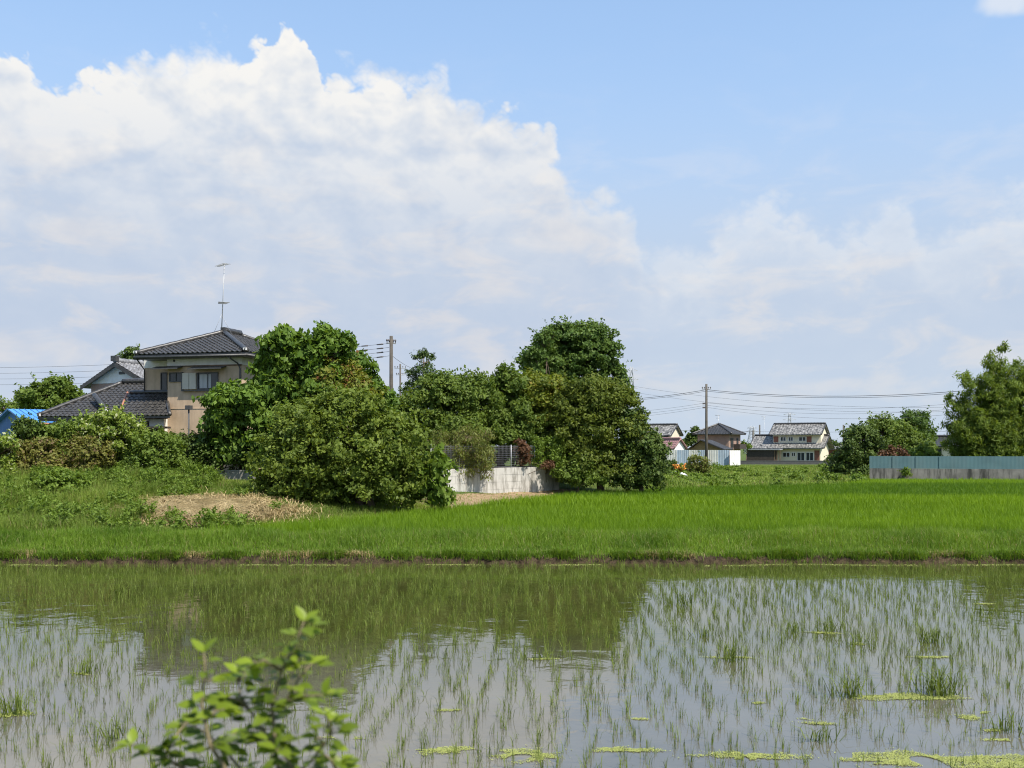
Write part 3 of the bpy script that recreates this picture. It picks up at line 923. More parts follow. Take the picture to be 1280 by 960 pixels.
def build_far_houses():
    # --- large house with weathered roofs
    d = 195
    F = Frame(at(967, 577, d)[:2], 27)
    q = lambda px, py, v: F.fit(px, py, v)
    root = empty('house', F.p(4, 4, 0.4), 'far cream house with two tiers of weathered pale tile roof and brown brick panels', 'house')
    zb = 0.4
    # lower storey
    uL = F.u(939, 0); uR = F.u(1029, 0)
    ze = q(985, 559.5, -0.9)[1]; zt = q(985, 549, 3.6)[1] + 0.55
    gable_wall(F, uL + 0.6, uR - 0.5, 0, 8.2, zb, ze - 0.1, zt - 0.25, root, 'plaster_cream')
    gable_roof(F, uL - 0.3, uR + 0.4, -1.0, 9.2, ze - 0.1, zt + 0.1, root, 'tile_weathered', 'lower_roof')
    # upper storey
    u0, u1 = F.u(966.5, 1.0), F.u(1026, 1.0)
    ze2 = q(990, 541.5, 0.2)[1]; zr2 = q(990, 530.5, 4.1)[1]
    gable_wall(F, u0, u1, 1.0, 7.2, ze, ze2 - 0.1, zr2 - 0.25, root, 'plaster_cream', name='upper_wall')
    gable_roof(F, u0 - 0.6, u1 + 0.35, 0.1, 8.1, ze2 - 0.25, zr2, root, 'tile_weathered', 'upper_roof')
    def panel(px0, px1, py0, py1, v, m, name):
        a, z1 = q(px0, py0, v); b, z0 = q(px1, py1, v)
        MB().box(F, a, b, v - 0.03, v - 0.004, z0, z1).build(name, M[m], root)
    panel(967, 973, 545.5, 553, 1.0, 'brick_brown', 'brick_panel')
    panel(1008.5, 1014.5, 545.5, 553, 1.0, 'brick_brown', 'brick_panel')
    panel(1018, 1024.5, 563, 575.5, 0.0, 'brick_brown', 'brick_panel')
    def win(px0, px1, py0, py1, v, mull=1):
        a, z1 = q(px0, py0, v); b, z0 = q(px1, py1, v)
        window(F, root, a, b, z0, z1, v, mull, fm='metal_white', t=0.09, depth=0.09)
    for x0, x1 in ((976, 982), (986, 991), (999, 1007)): win(x0, x1, 546.5, 551, 1.0)
    for x0, x1, y0, y1 in ((979, 987, 566, 571), (990, 994, 566, 570), (997, 1005.5, 566, 575.5), (1008, 1016.5, 566, 575.5)): win(x0, x1, y0, y1, 0.0)
    # flat-roofed side porch with dark screens
    p0, p1 = F.u(931, -3.2), F.u(975, -3.2)
    zc = q(950, 562.5, -3.2)[1]
    MB().box(F, p0, p1, -3.4, -0.03, zc, zc + 0.22).build('porch_roof', M['metal_gray'], root)
    MB().box(F, p0 + 0.3, p1 - 1.2, -3.1, -0.04, zb, zc - 0.004).build('porch_screen', M['dark_wood'], root)
    g = MB()
    for t in (0.0, 0.45, 1.0): g.box(F, p1 - 1.1 + t, p1 - 0.98 + t, -3.1, -2.98, zb, zc - 0.004)
    g.build('porch_post', M['wood'], root)
    # --- annexe beyond the right gable
    F2 = Frame(at(1033, 575, 203)[:2], 27)
    r2 = empty('shed', F2.p(1, 2, 0.4), 'low brown annexe with a small tile roof right of the far cream house', 'shed')
    zt = at(1040, 556, 203)[2]; ze = at(1040, 561, 203)[2]
    gable_wall(F2, 0, 3.4, 0, 4, 0.4, ze - 0.1, zt - 0.2, r2, 'brick_brown')
    gable_roof(F2, -0.4, 3.7, -0.5, 4.5, ze, zt, r2, 'tile_weathered')
    # --- brown hipped house
    d = 182
    F3 = Frame(at(872, 580, d)[:2], 30)
    r3 = empty('house', F3.p(4, 4, 0.4), 'far brown house with a dark hipped roof behind the sheet metal fence', 'house')
    W = F3.u(911, 0); ze = F3.fit(890, 542.5, -0.7)[1]
    hip_house(F3, W, 6.5, 0.4, ze, 1.75, 0.75, r3, 'plaster_brown', 'tile')
    zz0, zz1 = F3.fit(913, 559, 0)[1], F3.fit(913, 548, 0)[1]
    # windows of the gable end that faces right
    Fs = Frame(F3.p(W, 0, 0)[:2], 30 - 90)
    window(Fs, r3, 1.0, 2.2, zz0, zz1, 0, 1, t=0.1, depth=0.09); window(Fs, r3, 4.3, 5.0, zz0 + 0.5, zz1, 0, 0, t=0.1, depth=0.09)
    MB().box(Fs, 2.6, 6.4, -1.1, -0.01, zz0 - 0.3, zz0 + 0.55).build('balcony', M['dark_wood'], r3)
    # --- low ochre outbuilding in front of it
    F4 = Frame(at(861, 570, 172)[:2], 24)
    r4 = empty('shed', F4.p(3, 3, 0.4), 'low ochre outbuilding with a grey roof between fence and brown house', 'shed')
    W = F4.u(903, 0)
    zr = F4.fit(876, 549.5, 0)[1]; ze = F4.fit(861, 561, 0)[1]
    um = F4.u(876, 0)
    g = MB()
    g.prism([F4.p(0.3, 0.3, 0.4), F4.p(W - 0.3, 0.3, 0.4), F4.p(W - 0.3, 0.3, ze - 0.05), F4.p(um, 0.3, zr - 0.15), F4.p(0.3, 0.3, ze - 0.05)], F4.n_vec * 6)
    g.build('wall', M['ochre'], r4)
    g = MB()
    T0, T1 = F4.p(um, -0.2, zr), F4.p(um, 7, zr)
    for A, B in ((F4.p(-0.4, -0.2, ze - 0.15), F4.p(-0.4, 7, ze - 0.15)), (F4.p(W + 0.3, -0.2, ze - 0.1), F4.p(W + 0.3, 7, ze - 0.1))):
        g.slab([A, B, T1, T0], 0.14)
    tiles(g, [F4.p(W + 0.3, -0.2, ze - 0.1), F4.p(W + 0.3, 7, ze - 0.1), T1, T0], 0.6, 0.5)
    g.build('roof', M['tile'], r4)
    # --- beige house, mostly behind the trees
    d = 178
    F5 = Frame(at(838, 575, d)[:2], 25)
    r5 = empty('house', F5.p(-3, 3, 0.4), 'far beige house with a pale weathered roof partly behind the conical tree', 'house')
    ze = at(838, 543, d)[2]; zr = at(838, 531, d)[2]
    gable_wall(F5, -7.5, 0, 0, 6, 0.4, ze - 0.1, zr - 0.3, r5, 'plaster_cream')
    gable_roof(F5, -8, 0.4, -0.6, 6.6, ze - 0.15, zr, r5, 'tile_weathered')
    a, z1 = F5.fit(828, 546, 0); b, z0 = F5.fit(835, 552, 0)
    window(F5, r5, a, b, z0, z1, 0, 1, t=0.1, depth=0.09)
    # --- pink-roofed shed with a white gable facing right
    d = 170
    F6 = Frame(at(843, 575, d)[:2], -28)
    r6 = empty('shed', F6.p(1, 3, 0.4), 'small white shed with a faded pink roof beside the sheet metal fence', 'shed')
    ze = at(843, 560, d)[2]; zr = at(849, 549, d)[2]; W = F6.u(856, 0)
    gable_wall(F6, 0, W, 0, 6, 0.4, ze, zr - 0.15, r6, 'metal_white', 'v')
    gable_roof(F6, -0.3, W + 0.3, -0.3, 6.3, ze - 0.1, zr, r6, 'tile_pink', along='v', edge='tile_pink')
    # --- roof glimpsed right of the round trees
    d = 150
    F7 = Frame(at(1166, 575, d)[:2], 20)
    r7 = empty('house', F7.p(2, 3, 0.4), 'cream house glimpsed between the round tree and the bamboo', 'house')
    ze = at(1175, 557, d)[2]; zr = at(1175, 546, d)[2]
    gable_wall(F7, 0, 7, 0, 6, 0.4, ze, zr - 0.2, r7, 'plaster_cream')
    gable_roof(F7, -0.5, 7.5, -0.6, 6.6, ze - 0.1, zr, r7, 'tile')
    a, z1 = F7.fit(1169, 561, 0); b, z0 = F7.fit(1176, 568, 0)
    window(F7, r7, a, b, z0, z1, 0, 1, t=0.1, depth=0.09)

build_far_houses()

# ------------------------------------------------------------------ fences and walls
def build_fences():
    # concrete retaining wall with mesh fence, centre
    A, B = np.array((xz(540, 52.3), 52.3)), np.array((xz(699, 61.0), 61.0))
    d = B - A; L = np.linalg.norm(d); deg = -math.degrees(math.atan2(d[1], d[0]))
    F = Frame(A, deg)
    ztop = at(699, 583, 61)[2]
    root = empty('retaining_wall', F.p(L / 2, 0, 0.6), 'stained pale concrete retaining wall with mesh fence on top above the rice field', 'wall')
    w = MB(); w.box(F, 0, L, 0.016, 0.28, 0.2, ztop)
    zc = ztop
    while zc > 0.3:
        uc = -0.6 * (int((ztop - zc) / 0.39 + 0.5) % 2)
        while uc < L:
            w.box(F, max(uc, 0), min(uc + 1.19, L), 0, 0.014, zc - 0.38, zc - 0.002); uc += 1.2
        zc -= 0.39
    w.box(F, L - 0.28, L, 0.283, 9, 0.2, ztop - 0.003)
    w.build('concrete_wall', M['concrete_pale'], root)
    fb = 0.12
    zf = at(630, 556, 57.2)[2]
    n = int(L / 2.0)
    for i in range(n + 1):
        u = 0.05 + (L - 0.1) * i / n
        p = MB(); p.tube([F.p(u, fb, ztop - 0.1), F.p(u, fb, zf)], 0.028, 6); p.build('fence_post', M['metal_gray'], root)
    g = MB()
    z = ztop + 0.06
    while z < zf:
        g.tube([F.p(0.02, fb, z), F.p(L - 0.02, fb, z)], 0.008, 4); z += 0.10
    u = 0.1
    while u < L:
        g.tube([F.p(u, fb + 0.015, ztop + 0.04), F.p(u, fb + 0.015, zf - 0.02)], 0.006, 3); u += 0.12
    g.build('mesh_panel', M['mesh_wire'], root)
    # low block wall under the hedge, left
    F = Frame((xz(120, 47.6), 47.6), 0)
    Lw = xz(330, 47.6) - xz(120, 47.6)
    root = empty('garden_wall', F.p(Lw / 2, 0, 1.5), 'low grey concrete block wall under the dark clipped hedge', 'wall')
    zt = at(288, 588, 47.6)[2]
    w = MB(); w.box(F, 0, Lw, 0, 0.15, 1.0, zt - 0.05); w.build('block_wall', M['concrete_gray'], root)
    w = MB()
    u = 0.0
    while u < Lw - 0.1:
        w.box(F, u, min(u + 0.59, Lw), -0.012, 0.162, zt - 0.048, zt + 0.02); u += 0.6
    w.build('coping', M['concrete_gray'], root)
    p = MB()
    for i in range(5):
        p.tube([F.p(Lw - 0.3 - i * 1.8, 0.07, zt), F.p(Lw - 0.3 - i * 1.8, 0.07, zt + 1.1)], 0.03, 6)
    p.build('fence_post', M['metal_gray'], root)
    # teal sheet fence on a concrete footing, right
    A, B = np.array((xz(1087, 87.0), 87.0)), np.array((xz(1300, 83.0), 83.0))
    d = B - A; d = d / np.linalg.norm(d); deg = -math.degrees(math.atan2(d[1], d[0]))
    F = Frame(A, deg); L = 30.0
    root = empty('boundary_fence', F.p(L / 2, 0, 0.4), 'blue-green sheet metal fence on a blackened concrete base under the bamboo', 'fence')
    zt = at(1087, 570, 87)[2]; zm = at(1087, 585.5, 87)[2]
    w = MB(); w.box(F, 0, L, 0, 0.25, 0.1, zm); w.build('concrete_base', M['concrete_old'], root)
    u, i = 0.02, 0
    while u < L:
        p = MB()
        e = min(u + 1.798, L)
        # shallow folded sheet
        k = 12
        pts = [(u + (e - u) * j / k, (0.0, 0.006)[j % 2]) for j in range(k + 1)]
        ring = [F.p(a, 0.08 + b, zm + 0.01) for a, b in pts] + [F.p(a, 0.10 + b, zm + 0.01) for a, b in reversed(pts)]
        p.prism(ring, (0, 0, zt - zm - 0.01))
        p.build('sheet_panel', M['teal'], root)
        q = MB(); q.box(F, u - 0.03, u + 0.03, *((0.04, 0.075) if u < 6 else (0.112, 0.16)), zm + 0.012, zt - 0.01); q.build('fence_post', M['teal'], root)
        u += 1.8
    # corrugated sheet fence by the far houses
    A, B = np.array((xz(826, 163.0), 163.0)), np.array((xz(913, 160.0), 160.0))
    d = B - A; L = np.linalg.norm(d); deg = -math.degrees(math.atan2(d[1], d[0]))
    F = Frame(A, deg)
    root = empty('sheet_metal_fence', F.p(L / 2, 0, 0.4), 'patchwork fence of grey and pale blue corrugated sheets before the far houses', 'fence')
    zt = at(870, 562.5, 162)[2]; zb = 0.3
    cols = [('sheet_gray', 826, 846), ('sheet_blue', 846, 852), ('sheet_blue', 852, 861), ('sheet_gray', 861, 873), ('sheet_blue', 873, 883), ('sheet_gray', 883, 897.5), ('sheet_blue', 897.5, 912)]
    for m, p0, p1 in cols:
        a, b = F.u(p0, 0), F.u(p1, 0) - 0.02
        n = max(4, int((b - a) / 0.13))
        pts = [(a + (b - a) * j / n, 0.04 * (j % 2)) for j in range(n + 1)]
        ring = [F.p(x, y, zb) for x, y in pts] + [F.p(x, y + 0.02, zb) for x, y in reversed(pts)]
        p = MB(); p.prism(ring, (0, 0, zt - zb)); p.build('corrugated_sheet', M[m], root)
    A = np.array((xz(912.5, 159.5), 159.5)); F2 = Frame(A, -20)
    W = F2.u(925.5, 0)
    n = 12
    pts = [(W * j / n, 0.04 * (j % 2)) for j in range(n + 1)]
    ring = [F2.p(x, y, zb) for x, y in pts] + [F2.p(x, y + 0.02, zb) for x, y in reversed(pts)]
    p = MB(); p.prism(ring, (0, 0, zt - zb - 0.05)); tag(p.build('corrugated_sheet', M['metal_white'], root), 'white end sheet')
    # dark low wall in front of the cream house
    F = Frame((xz(925, 178), 178), 0)
    L = xz(1048, 178) - xz(925, 178)
    w = MB(); w.box(F, 0, L, 0, 0.2, 0.2, at(985, 576.5, 178)[2]); w.box(F, 0, L, -0.03, 0.23, at(985, 576.5, 178)[2] + 0.003, at(985, 576, 178)[2] + 0.04)
    o = w.build('block_wall', M['metal_dark'], loc=F.p(L / 2, 0, 0.4))
    tag(o, 'low dark block wall in front of the far cream house', 'wall')

build_fences()

# ------------------------------------------------------------------ poles, wires, towers
def sag(a, b, s, n=16):
    a, b = np.array(a, dtype=float), np.array(b, dtype=float)
    return [a + (b - a) * i / n - np.array((0, 0, 4 * s * (i / n) * (1 - i / n))) for i in range(n + 1)]

def build_poles():
    def pole(px, ptop, d, z0, r0, r1, label, matn='pole', arms=()):
        t = at(px, ptop, d)
        root = empty('utility_pole', (t[0], t[1], z0), label, 'utility pole')
        m = MB(); m.tube([(t[0], t[1], z0 - 0.3), (t[0], t[1], (z0 + t[2]) / 2), t], [r0, (r0 + r1) / 2, r1], 10); m.build('pole', M[matn], root)
        for dz, half, yaw in arms:
            c = np.array((t[0], t[1], t[2] - dz)); dv = np.array((math.cos(yaw), math.sin(yaw), 0))
            a = MB(); a.tube([c - dv * half, c + dv * half], 0.045, 5)
            ao = a.build('crossarm', M['metal_gray'], root)
            for s in (-0.9, -0.45, 0.45, 0.9):
                i = MB(); q = c + dv * half * s
                i.tube([q, q + np.array((0, 0, 0.12)), q + np.array((0, 0, 0.14)), q + np.array((0, 0, 0.24))], [0.03, 0.03, 0.07, 0.05], 6)
                i.build('insulator', M['insulator'], ao)
        return t
    tA = pole(489, 420, 65, 1.95, 0.145, 0.105, 'tall concrete utility pole rising behind the large bushy tree', 'pole', ((0.45, 0.3, 0.4),))
    tA2 = pole(500.3, 455, 125, 0.4, 0.13, 0.10, 'thin distant utility pole just right of the tall concrete pole', 'pole', ((0.5, 0.7, 0.2), (1.3, 0.5, 0.2)))
    tB = pole(883, 480, 114, 0.35, 0.17, 0.12, 'slender utility pole standing alone in weeds before the far fence', 'pole_dark', ((0.55, 0.5, 0.05),))
    # strain insulators beside pole A
    zs = [(428.5, 0), (433.5, 0), (438.5, 0), (444, 0)]
    G = 'overhead power cables'
    def wire(pts, r, label, group=None):
        m = MB(); m.tube(pts, r, 4, False)
        o = m.build('power_cable', M['wire'], loc=pts[0]); tag(o, label, 'power cable', group)
    for i, (py, _) in enumerate(zs):
        a = at(486.5, py + 0.8, 65)
        e = at(-160, 457 + i * 6.0, 94)
        wire(sag(a, e, 0.7 + 0.1 * i, 24), 0.011, 'power cable running left from the tall concrete pole behind the houses', 'power cables left of the tall concrete pole')
        pts = sag(a, e, 0.7 + 0.1 * i, 240)
        for k0 in (2, 7, 13)[:3 if i else 2]:
            m = MB(); m.tube([pts[k0], pts[k0 + 2]], [0.05, 0.035], 6)
            o = m.build('strain_insulator', M['insulator'], loc=pts[k0]); tag(o, 'dark strain insulator on a cable beside the tall concrete pole', 'insulator', 'strain insulators at the tall concrete pole')
    wire(sag(at(490.5, 445, 65), tA2 - np.array((-3.0, 0, 0.6)), 0.4), 0.016, 'cable dropping right from the tall concrete pole to the trees')
    wire(sag(tA - np.array((0, 0, 4.2)), at(455, 505, 70), 0.3), 0.014, 'cable dropping left from the middle of the tall concrete pole')
    # pole B: thick bundled cable and thinner lines
    top = tB - np.array((0, 0, 0.62))
    e1 = at(1420, 462, 86); e0 = at(690, 497, 150)
    for dz, r in ((0.0, 0.026), (-0.16, 0.018)):
        q = top + np.array((0, 0, dz))
        wire(sag(q, e1 + np.array((0, 0, dz)), 1.35, 30), r, 'thick bundled cable from the lone slender pole to the bamboo', 'bundled cables right of the lone pole')
        wire(sag(q, e0 + np.array((0, 0, dz)), 0.7, 20), r, 'thick bundled cable from the lone slender pole to the great tree', 'bundled cables left of the lone pole')
    for i, py in enumerate((503.5, 506.5, 509.0)):
        q = at(883, py, 114)
        wire(sag(q, at(1380, 482 + 4 * i, 90), 1.25 + 0.25 * i, 26), 0.011, 'thin low cable running right from the lone slender pole', 'thin cables right of the lone pole')
        wire(sag(q, at(680, 516 + 4 * i, 150), 0.6, 16), 0.011, 'thin low cable running left from the lone slender pole', 'thin cables left of the lone pole')
    m = MB()
    for py in (504, 509):
        q = at(880.5, py, 114); m.box(Frame(q[:2], 0), -0.2, 0.1, -0.06, 0.06, q[2] - 0.12, q[2] + 0.05)
    o = m.build('cable_bracket', M['insulator'], loc=at(881, 506, 114)); tag(o, 'small cable brackets on the left of the lone slender pole', 'bracket')
    wire(sag(at(690, 462, 420), at(1300, 505, 300), 6, 24), 0.035, 'high cable crossing from the tall lattice tower to the right')
    wire(sag(at(690, 470, 420), at(1300, 510, 300), 6, 24), 0.035, 'lower high cable crossing from the tall lattice tower to the right')
    wire(sag(at(700, 534, 240), at(1300, 537, 230), 0.8, 24), 0.03, 'long level cable behind the roofs of the far houses')
    # distant poles, aerials and lattice towers on the skyline
    for px, py, d, lab in ((949.6, 531, 260, 'dark distant pole left of the far cream house roof'), (941.2, 538, 262, 'short distant pole left of the dark distant pole'),
                           (1054.3, 531, 260, 'distant pole right of the far cream house'), (1060.3, 536, 262, 'short distant pole nearest the round tree on the right')):
        t = at(px, py, d); m = MB(); m.tube([(t[0], t[1], 0.3), t], [0.22, 0.18], 6)
        o = m.build('utility_pole', M['pole_dark'], loc=(t[0], t[1], 0.3)); tag(o, lab, 'utility pole')
    for px, py, d, lab in ((898, 519, 184, 'thin roof aerial above the far brown house'), (955.2, 521, 235, 'thin tall aerial between the far brown and cream houses')):
        t = at(px, py, d); m = MB(); m.tube([(t[0], t[1], 5.5 if d < 200 else 0.3), t], [0.045, 0.035], 5); m.tube([t - np.array((0.6, 0, 0)), t + np.array((0.3, 0, 0))], 0.05, 4)
        m.tube([t - np.array((0.4, 0, 0.5)), t + np.array((0.2, 0, -0.5))], 0.04, 4)
        o = m.build('aerial', M['metal_gray'], loc=(t[0], t[1], 5.5 if d < 200 else 0.3)); tag(o, lab, 'aerial')
    def tower(px, py, d, wb, wt, lab, arms):
        t = at(px, py, d); z0 = 0.3; hgt = t[2] - z0
        m = MB(); n = 9
        def corner(i, f):
            hw = (wb * (1 - f) ** 1.4 + wt) / 2
            return np.array((t[0] + hw * (-1, 1, 1, -1)[i], t[1] + hw * (-1, -1, 1, 1)[i], z0 + hgt * f))
        for i in range(4):
            m.tube([corner(i, k / n) for k in range(n + 1)], 0.11, 4)
            for k in range(n):
                m.tube([corner(i, k / n), corner((i + 1) % 4, (k + 1) / n)], 0.07, 3); m.tube([corner((i + 1) % 4, k / n), corner(i, (k + 1) / n)], 0.07, 3)
        root = empty('transmission_tower', (t[0], t[1], z0), lab, 'lattice tower')
        m.build('lattice_mast', M['tower'], root)
        a = MB()
        for f, w in arms:
            c = np.array((t[0], t[1], z0 + hgt * f)); 
            for s in (-1, 1):
                a.tube([c, c + np.array((w * s, 0, 0.1))], 0.09, 4); a.tube([c + np.array((0, 0, 1.2)), c + np.array((w * s, 0, 0.1))], 0.07, 4)
        a.build('crossarm', M['tower'], root)
    tower(789.5, 458, 420, 5.5, 0.9, 'tall pale lattice tower beside the great round tree', ((0.95, 2.4), (0.85, 2.8), (0.75, 2.4)))
    tower(987, 516, 620, 5, 0.9, 'small pale lattice tower above the far cream house roof', ((0.95, 3.6), (0.82, 4.0)))
    tower(940, 533, 480, 5, 1.4, 'faint lattice tower left of the far cream house', ((0.93, 2.2), (0.8, 2.8)))

build_poles()

# ------------------------------------------------------------------ foliage builders
def unit(v):
    return v / (np.linalg.norm(v, axis=-1, keepdims=True) + 1e-9)

def leaves(r, C, N, size, aspect=0.6, droop=0.25, tint=None, fold=0.25):
    """diamond leaves folded along the midrib at centres C, facing N"""
    n = len(C)
    N = unit(N)
    A = r.normal(size=(n, 3)); A[:, 2] -= droop * 2.2
    A = unit(A - (A * N).sum(1, keepdims=True) * N)
    B = np.cross(N, A)
    L = size * r.uniform(0.5, 1.45, (n, 1))
    W = L * aspect * 0.5
    base = C - A * L * 0.5
    tip = C + A * L * 0.5 - N * L * 0.10
    mid = C - A * L * 0.05 + N * W * fold
    l = mid + B * W - N * W * fold * 2; q = mid - B * W - N * W * fold * 2
    V = np.stack([base, l, tip, q], 1).reshape(-1, 3)
    i = np.arange(n)[:, None] * 4
    T = np.concatenate([i + np.array((0, 2, 1)), i + np.array((0, 3, 2))], 1).reshape(-1, 3)
    t = np.repeat(r.uniform(0, 1, n) if tint is None else tint, 4)
    return V, T, t

def crown(r, lobes, n, size, cl, aspect=0.6, droop=0.25, upw=0.5, rnd=0.95, inner=0.45, flat=0.7, stray=0.12, low=-0.75, coef=0.62, shoots=0.28):
    """sprigs spread through the outer volume of the lobes, leaves spread through each sprig"""
    lob = np.array(lobes, dtype=float)
    area = (lob[:, 3] * lob[:, 5] + lob[:, 4] * lob[:, 5] + lob[:, 3] * lob[:, 4])
    tot = area.sum()
    nc = max(12, int(coef * 4.2 * tot / (cl * cl)))
    pw_ = area + 0.18 * area.mean()
    idx = r.choice(len(lob), nc, p=pw_ / pw_.sum())
    D = unit(r.normal(size=(nc, 3)))
    D[:, 2] = np.where(D[:, 2] < low, -D[:, 2], D[:, 2])
    rad = 1 - inner * r.uniform(0, 1, nc) ** 2.0
    rad = np.where(r.uniform(0, 1, nc) < stray, rad * r.uniform(1.04, 1.20, nc), rad)
    P = lob[idx, :3] + D * lob[idx, 3:6] * rad[:, None]
    out = unit(D / lob[idx, 3:6])
    cs = cl * r.uniform(0.55, 1.25, nc)
    per = np.maximum(3, (n * cs ** 2 / (cs ** 2).sum())).astype(int)
    k = np.repeat(np.arange(nc), per)
    m = len(k)
    q = unit(r.normal(size=(m, 3))) * (r.uniform(0, 1, (m, 1)) ** 0.45) * cs[k][:, None]
    q[:, 2] *= flat
    q[:, 2] -= droop * 0.6 * (q[:, 0] ** 2 + q[:, 1] ** 2) / cs[k]
    C = P[k] + q
    ns = int(nc * shoots)
    if ns:
        si = r.choice(np.where(D[:, 2] > 0.05)[0], ns)
        sdir = unit(0.7 * out[si] + np.array((0, 0, 0.75)) + 0.45 * r.normal(size=(ns, 3)))
        sl = cl * r.uniform(0.9, 2.3, ns)
        q2 = r.integers(7, 13, ns)
        kk = np.repeat(np.arange(ns), q2)
        tt = r.uniform(0.25, 1.0, len(kk)) * sl[kk]
        S = P[si][kk] + sdir[kk] * tt[:, None] - np.array((0, 0, 1.0)) * (droop * 0.5 * tt ** 2 / cl)[:, None] + r.normal(size=(len(kk), 3)) * size * 0.28
        C_extra, k_extra = S, si[kk]
        C = np.concatenate([C, C_extra]); k = np.concatenate([k, k_extra]); q = np.concatenate([q, np.zeros((len(kk), 3))]); m = len(k)
    N = 0.55 * out[k] + np.array((0, 0, upw)) + rnd * unit(r.normal(size=(m, 3))) + 0.35 * q / cs[k][:, None]
    tint = np.clip(r.beta(2, 2, nc)[k] * 0.8 + 0.2 * r.uniform(0, 1, m), 0, 1)
    V, T, t = leaves(r, C, N, size, aspect, droop, tint)
    return V, T, t, P

SEED = [100]
def px_lobes(lobes, d):
    """(px, py, half width, half height[, distance offset[, depth factor]]) in photo pixels -> metres at distance d"""
    o = []
    for l in lobes:
        dd = d + (l[4] if len(l) > 4 else 0)
        df = l[5] if len(l) > 5 else 0.95
        c = at(l[0], l[1], dd); s = dd / FPX
        o.append((c[0], c[1], c[2], l[2] * s, l[2] * s * df, l[3] * s))
    return o

def plant(name, label, cat, base, lobes, leafm, n, size, cl, trunk=(0.16, 0.06), part=('crown', 'trunk'), group=None, twig=8, stems=1, **kw):
    SEED[0] += 1
    r = np.random.default_rng(SEED[0])
    b = np.array((base[0], base[1], float(gz(base[0], base[1]))))
    root = empty(name, b, label, cat, group)
    V, T, t, P = crown(r, lobes, n, size, cl, **kw)
    gl = gz(V[:, 0], V[:, 1]) + 0.02
    V[:, 2] = np.maximum(V[:, 2], gl)
    mesh_np(part[0], V, T, M[leafm], root, attr={'tint': t})
    m = MB()
    lob = np.array(lobes)
    low = lob[:, 2].min()
    for s_ in range(stems):
        j = np.array((r.normal() * 0.2, r.normal() * 0.2, 0)) * (s_ > 0) * 1.5
        fork = b + j + (np.array((lob[:, 0].mean(), lob[:, 1].mean(), b[2] + max(0.35, (lob[:, 2].mean() - b[2]) * 0.45))) - b) * np.array((0.5, 0.5, 1))
        m.tube([b + j - np.array((0, 0, 0.2)), (b + j + fork) / 2 + r.normal(size=3) * 0.05, fork], [trunk[0] * 1.25, trunk[0], trunk[0] * 0.8], 8)
        for l in lob[s_::stems] if stems > 1 else lob:
            c = l[:3]
            mid = (fork + c) / 2 + r.normal(size=3) * 0.10 * np.linalg.norm(c - fork)
            m.tube([fork - np.array((0, 0, 0.05)), mid, c], [trunk[0] * 0.62, trunk[0] * 0.45, trunk[1]], 6)
            near = P[np.argsort(((P - c) ** 2).sum(1))[:60]]
            far = P[np.argsort((((P - c) / l[3:6]) ** 2).sum(1))]
            far = far[:max(8, len(far) // max(1, len(lob)))]
            for q in far[r.integers(0, len(far), twig)]:
                mm = (c + q) / 2 + r.normal(size=3) * 0.06 * np.linalg.norm(q - c)
                m.tube([mid * 0.3 + c * 0.7, mm, q], [trunk[1] * 0.7, trunk[1] * 0.45, trunk[1] * 0.15], 4, False)
    m.build(part[1], M['bark'], root)
    return root

SH = ('foliage', 'stem')

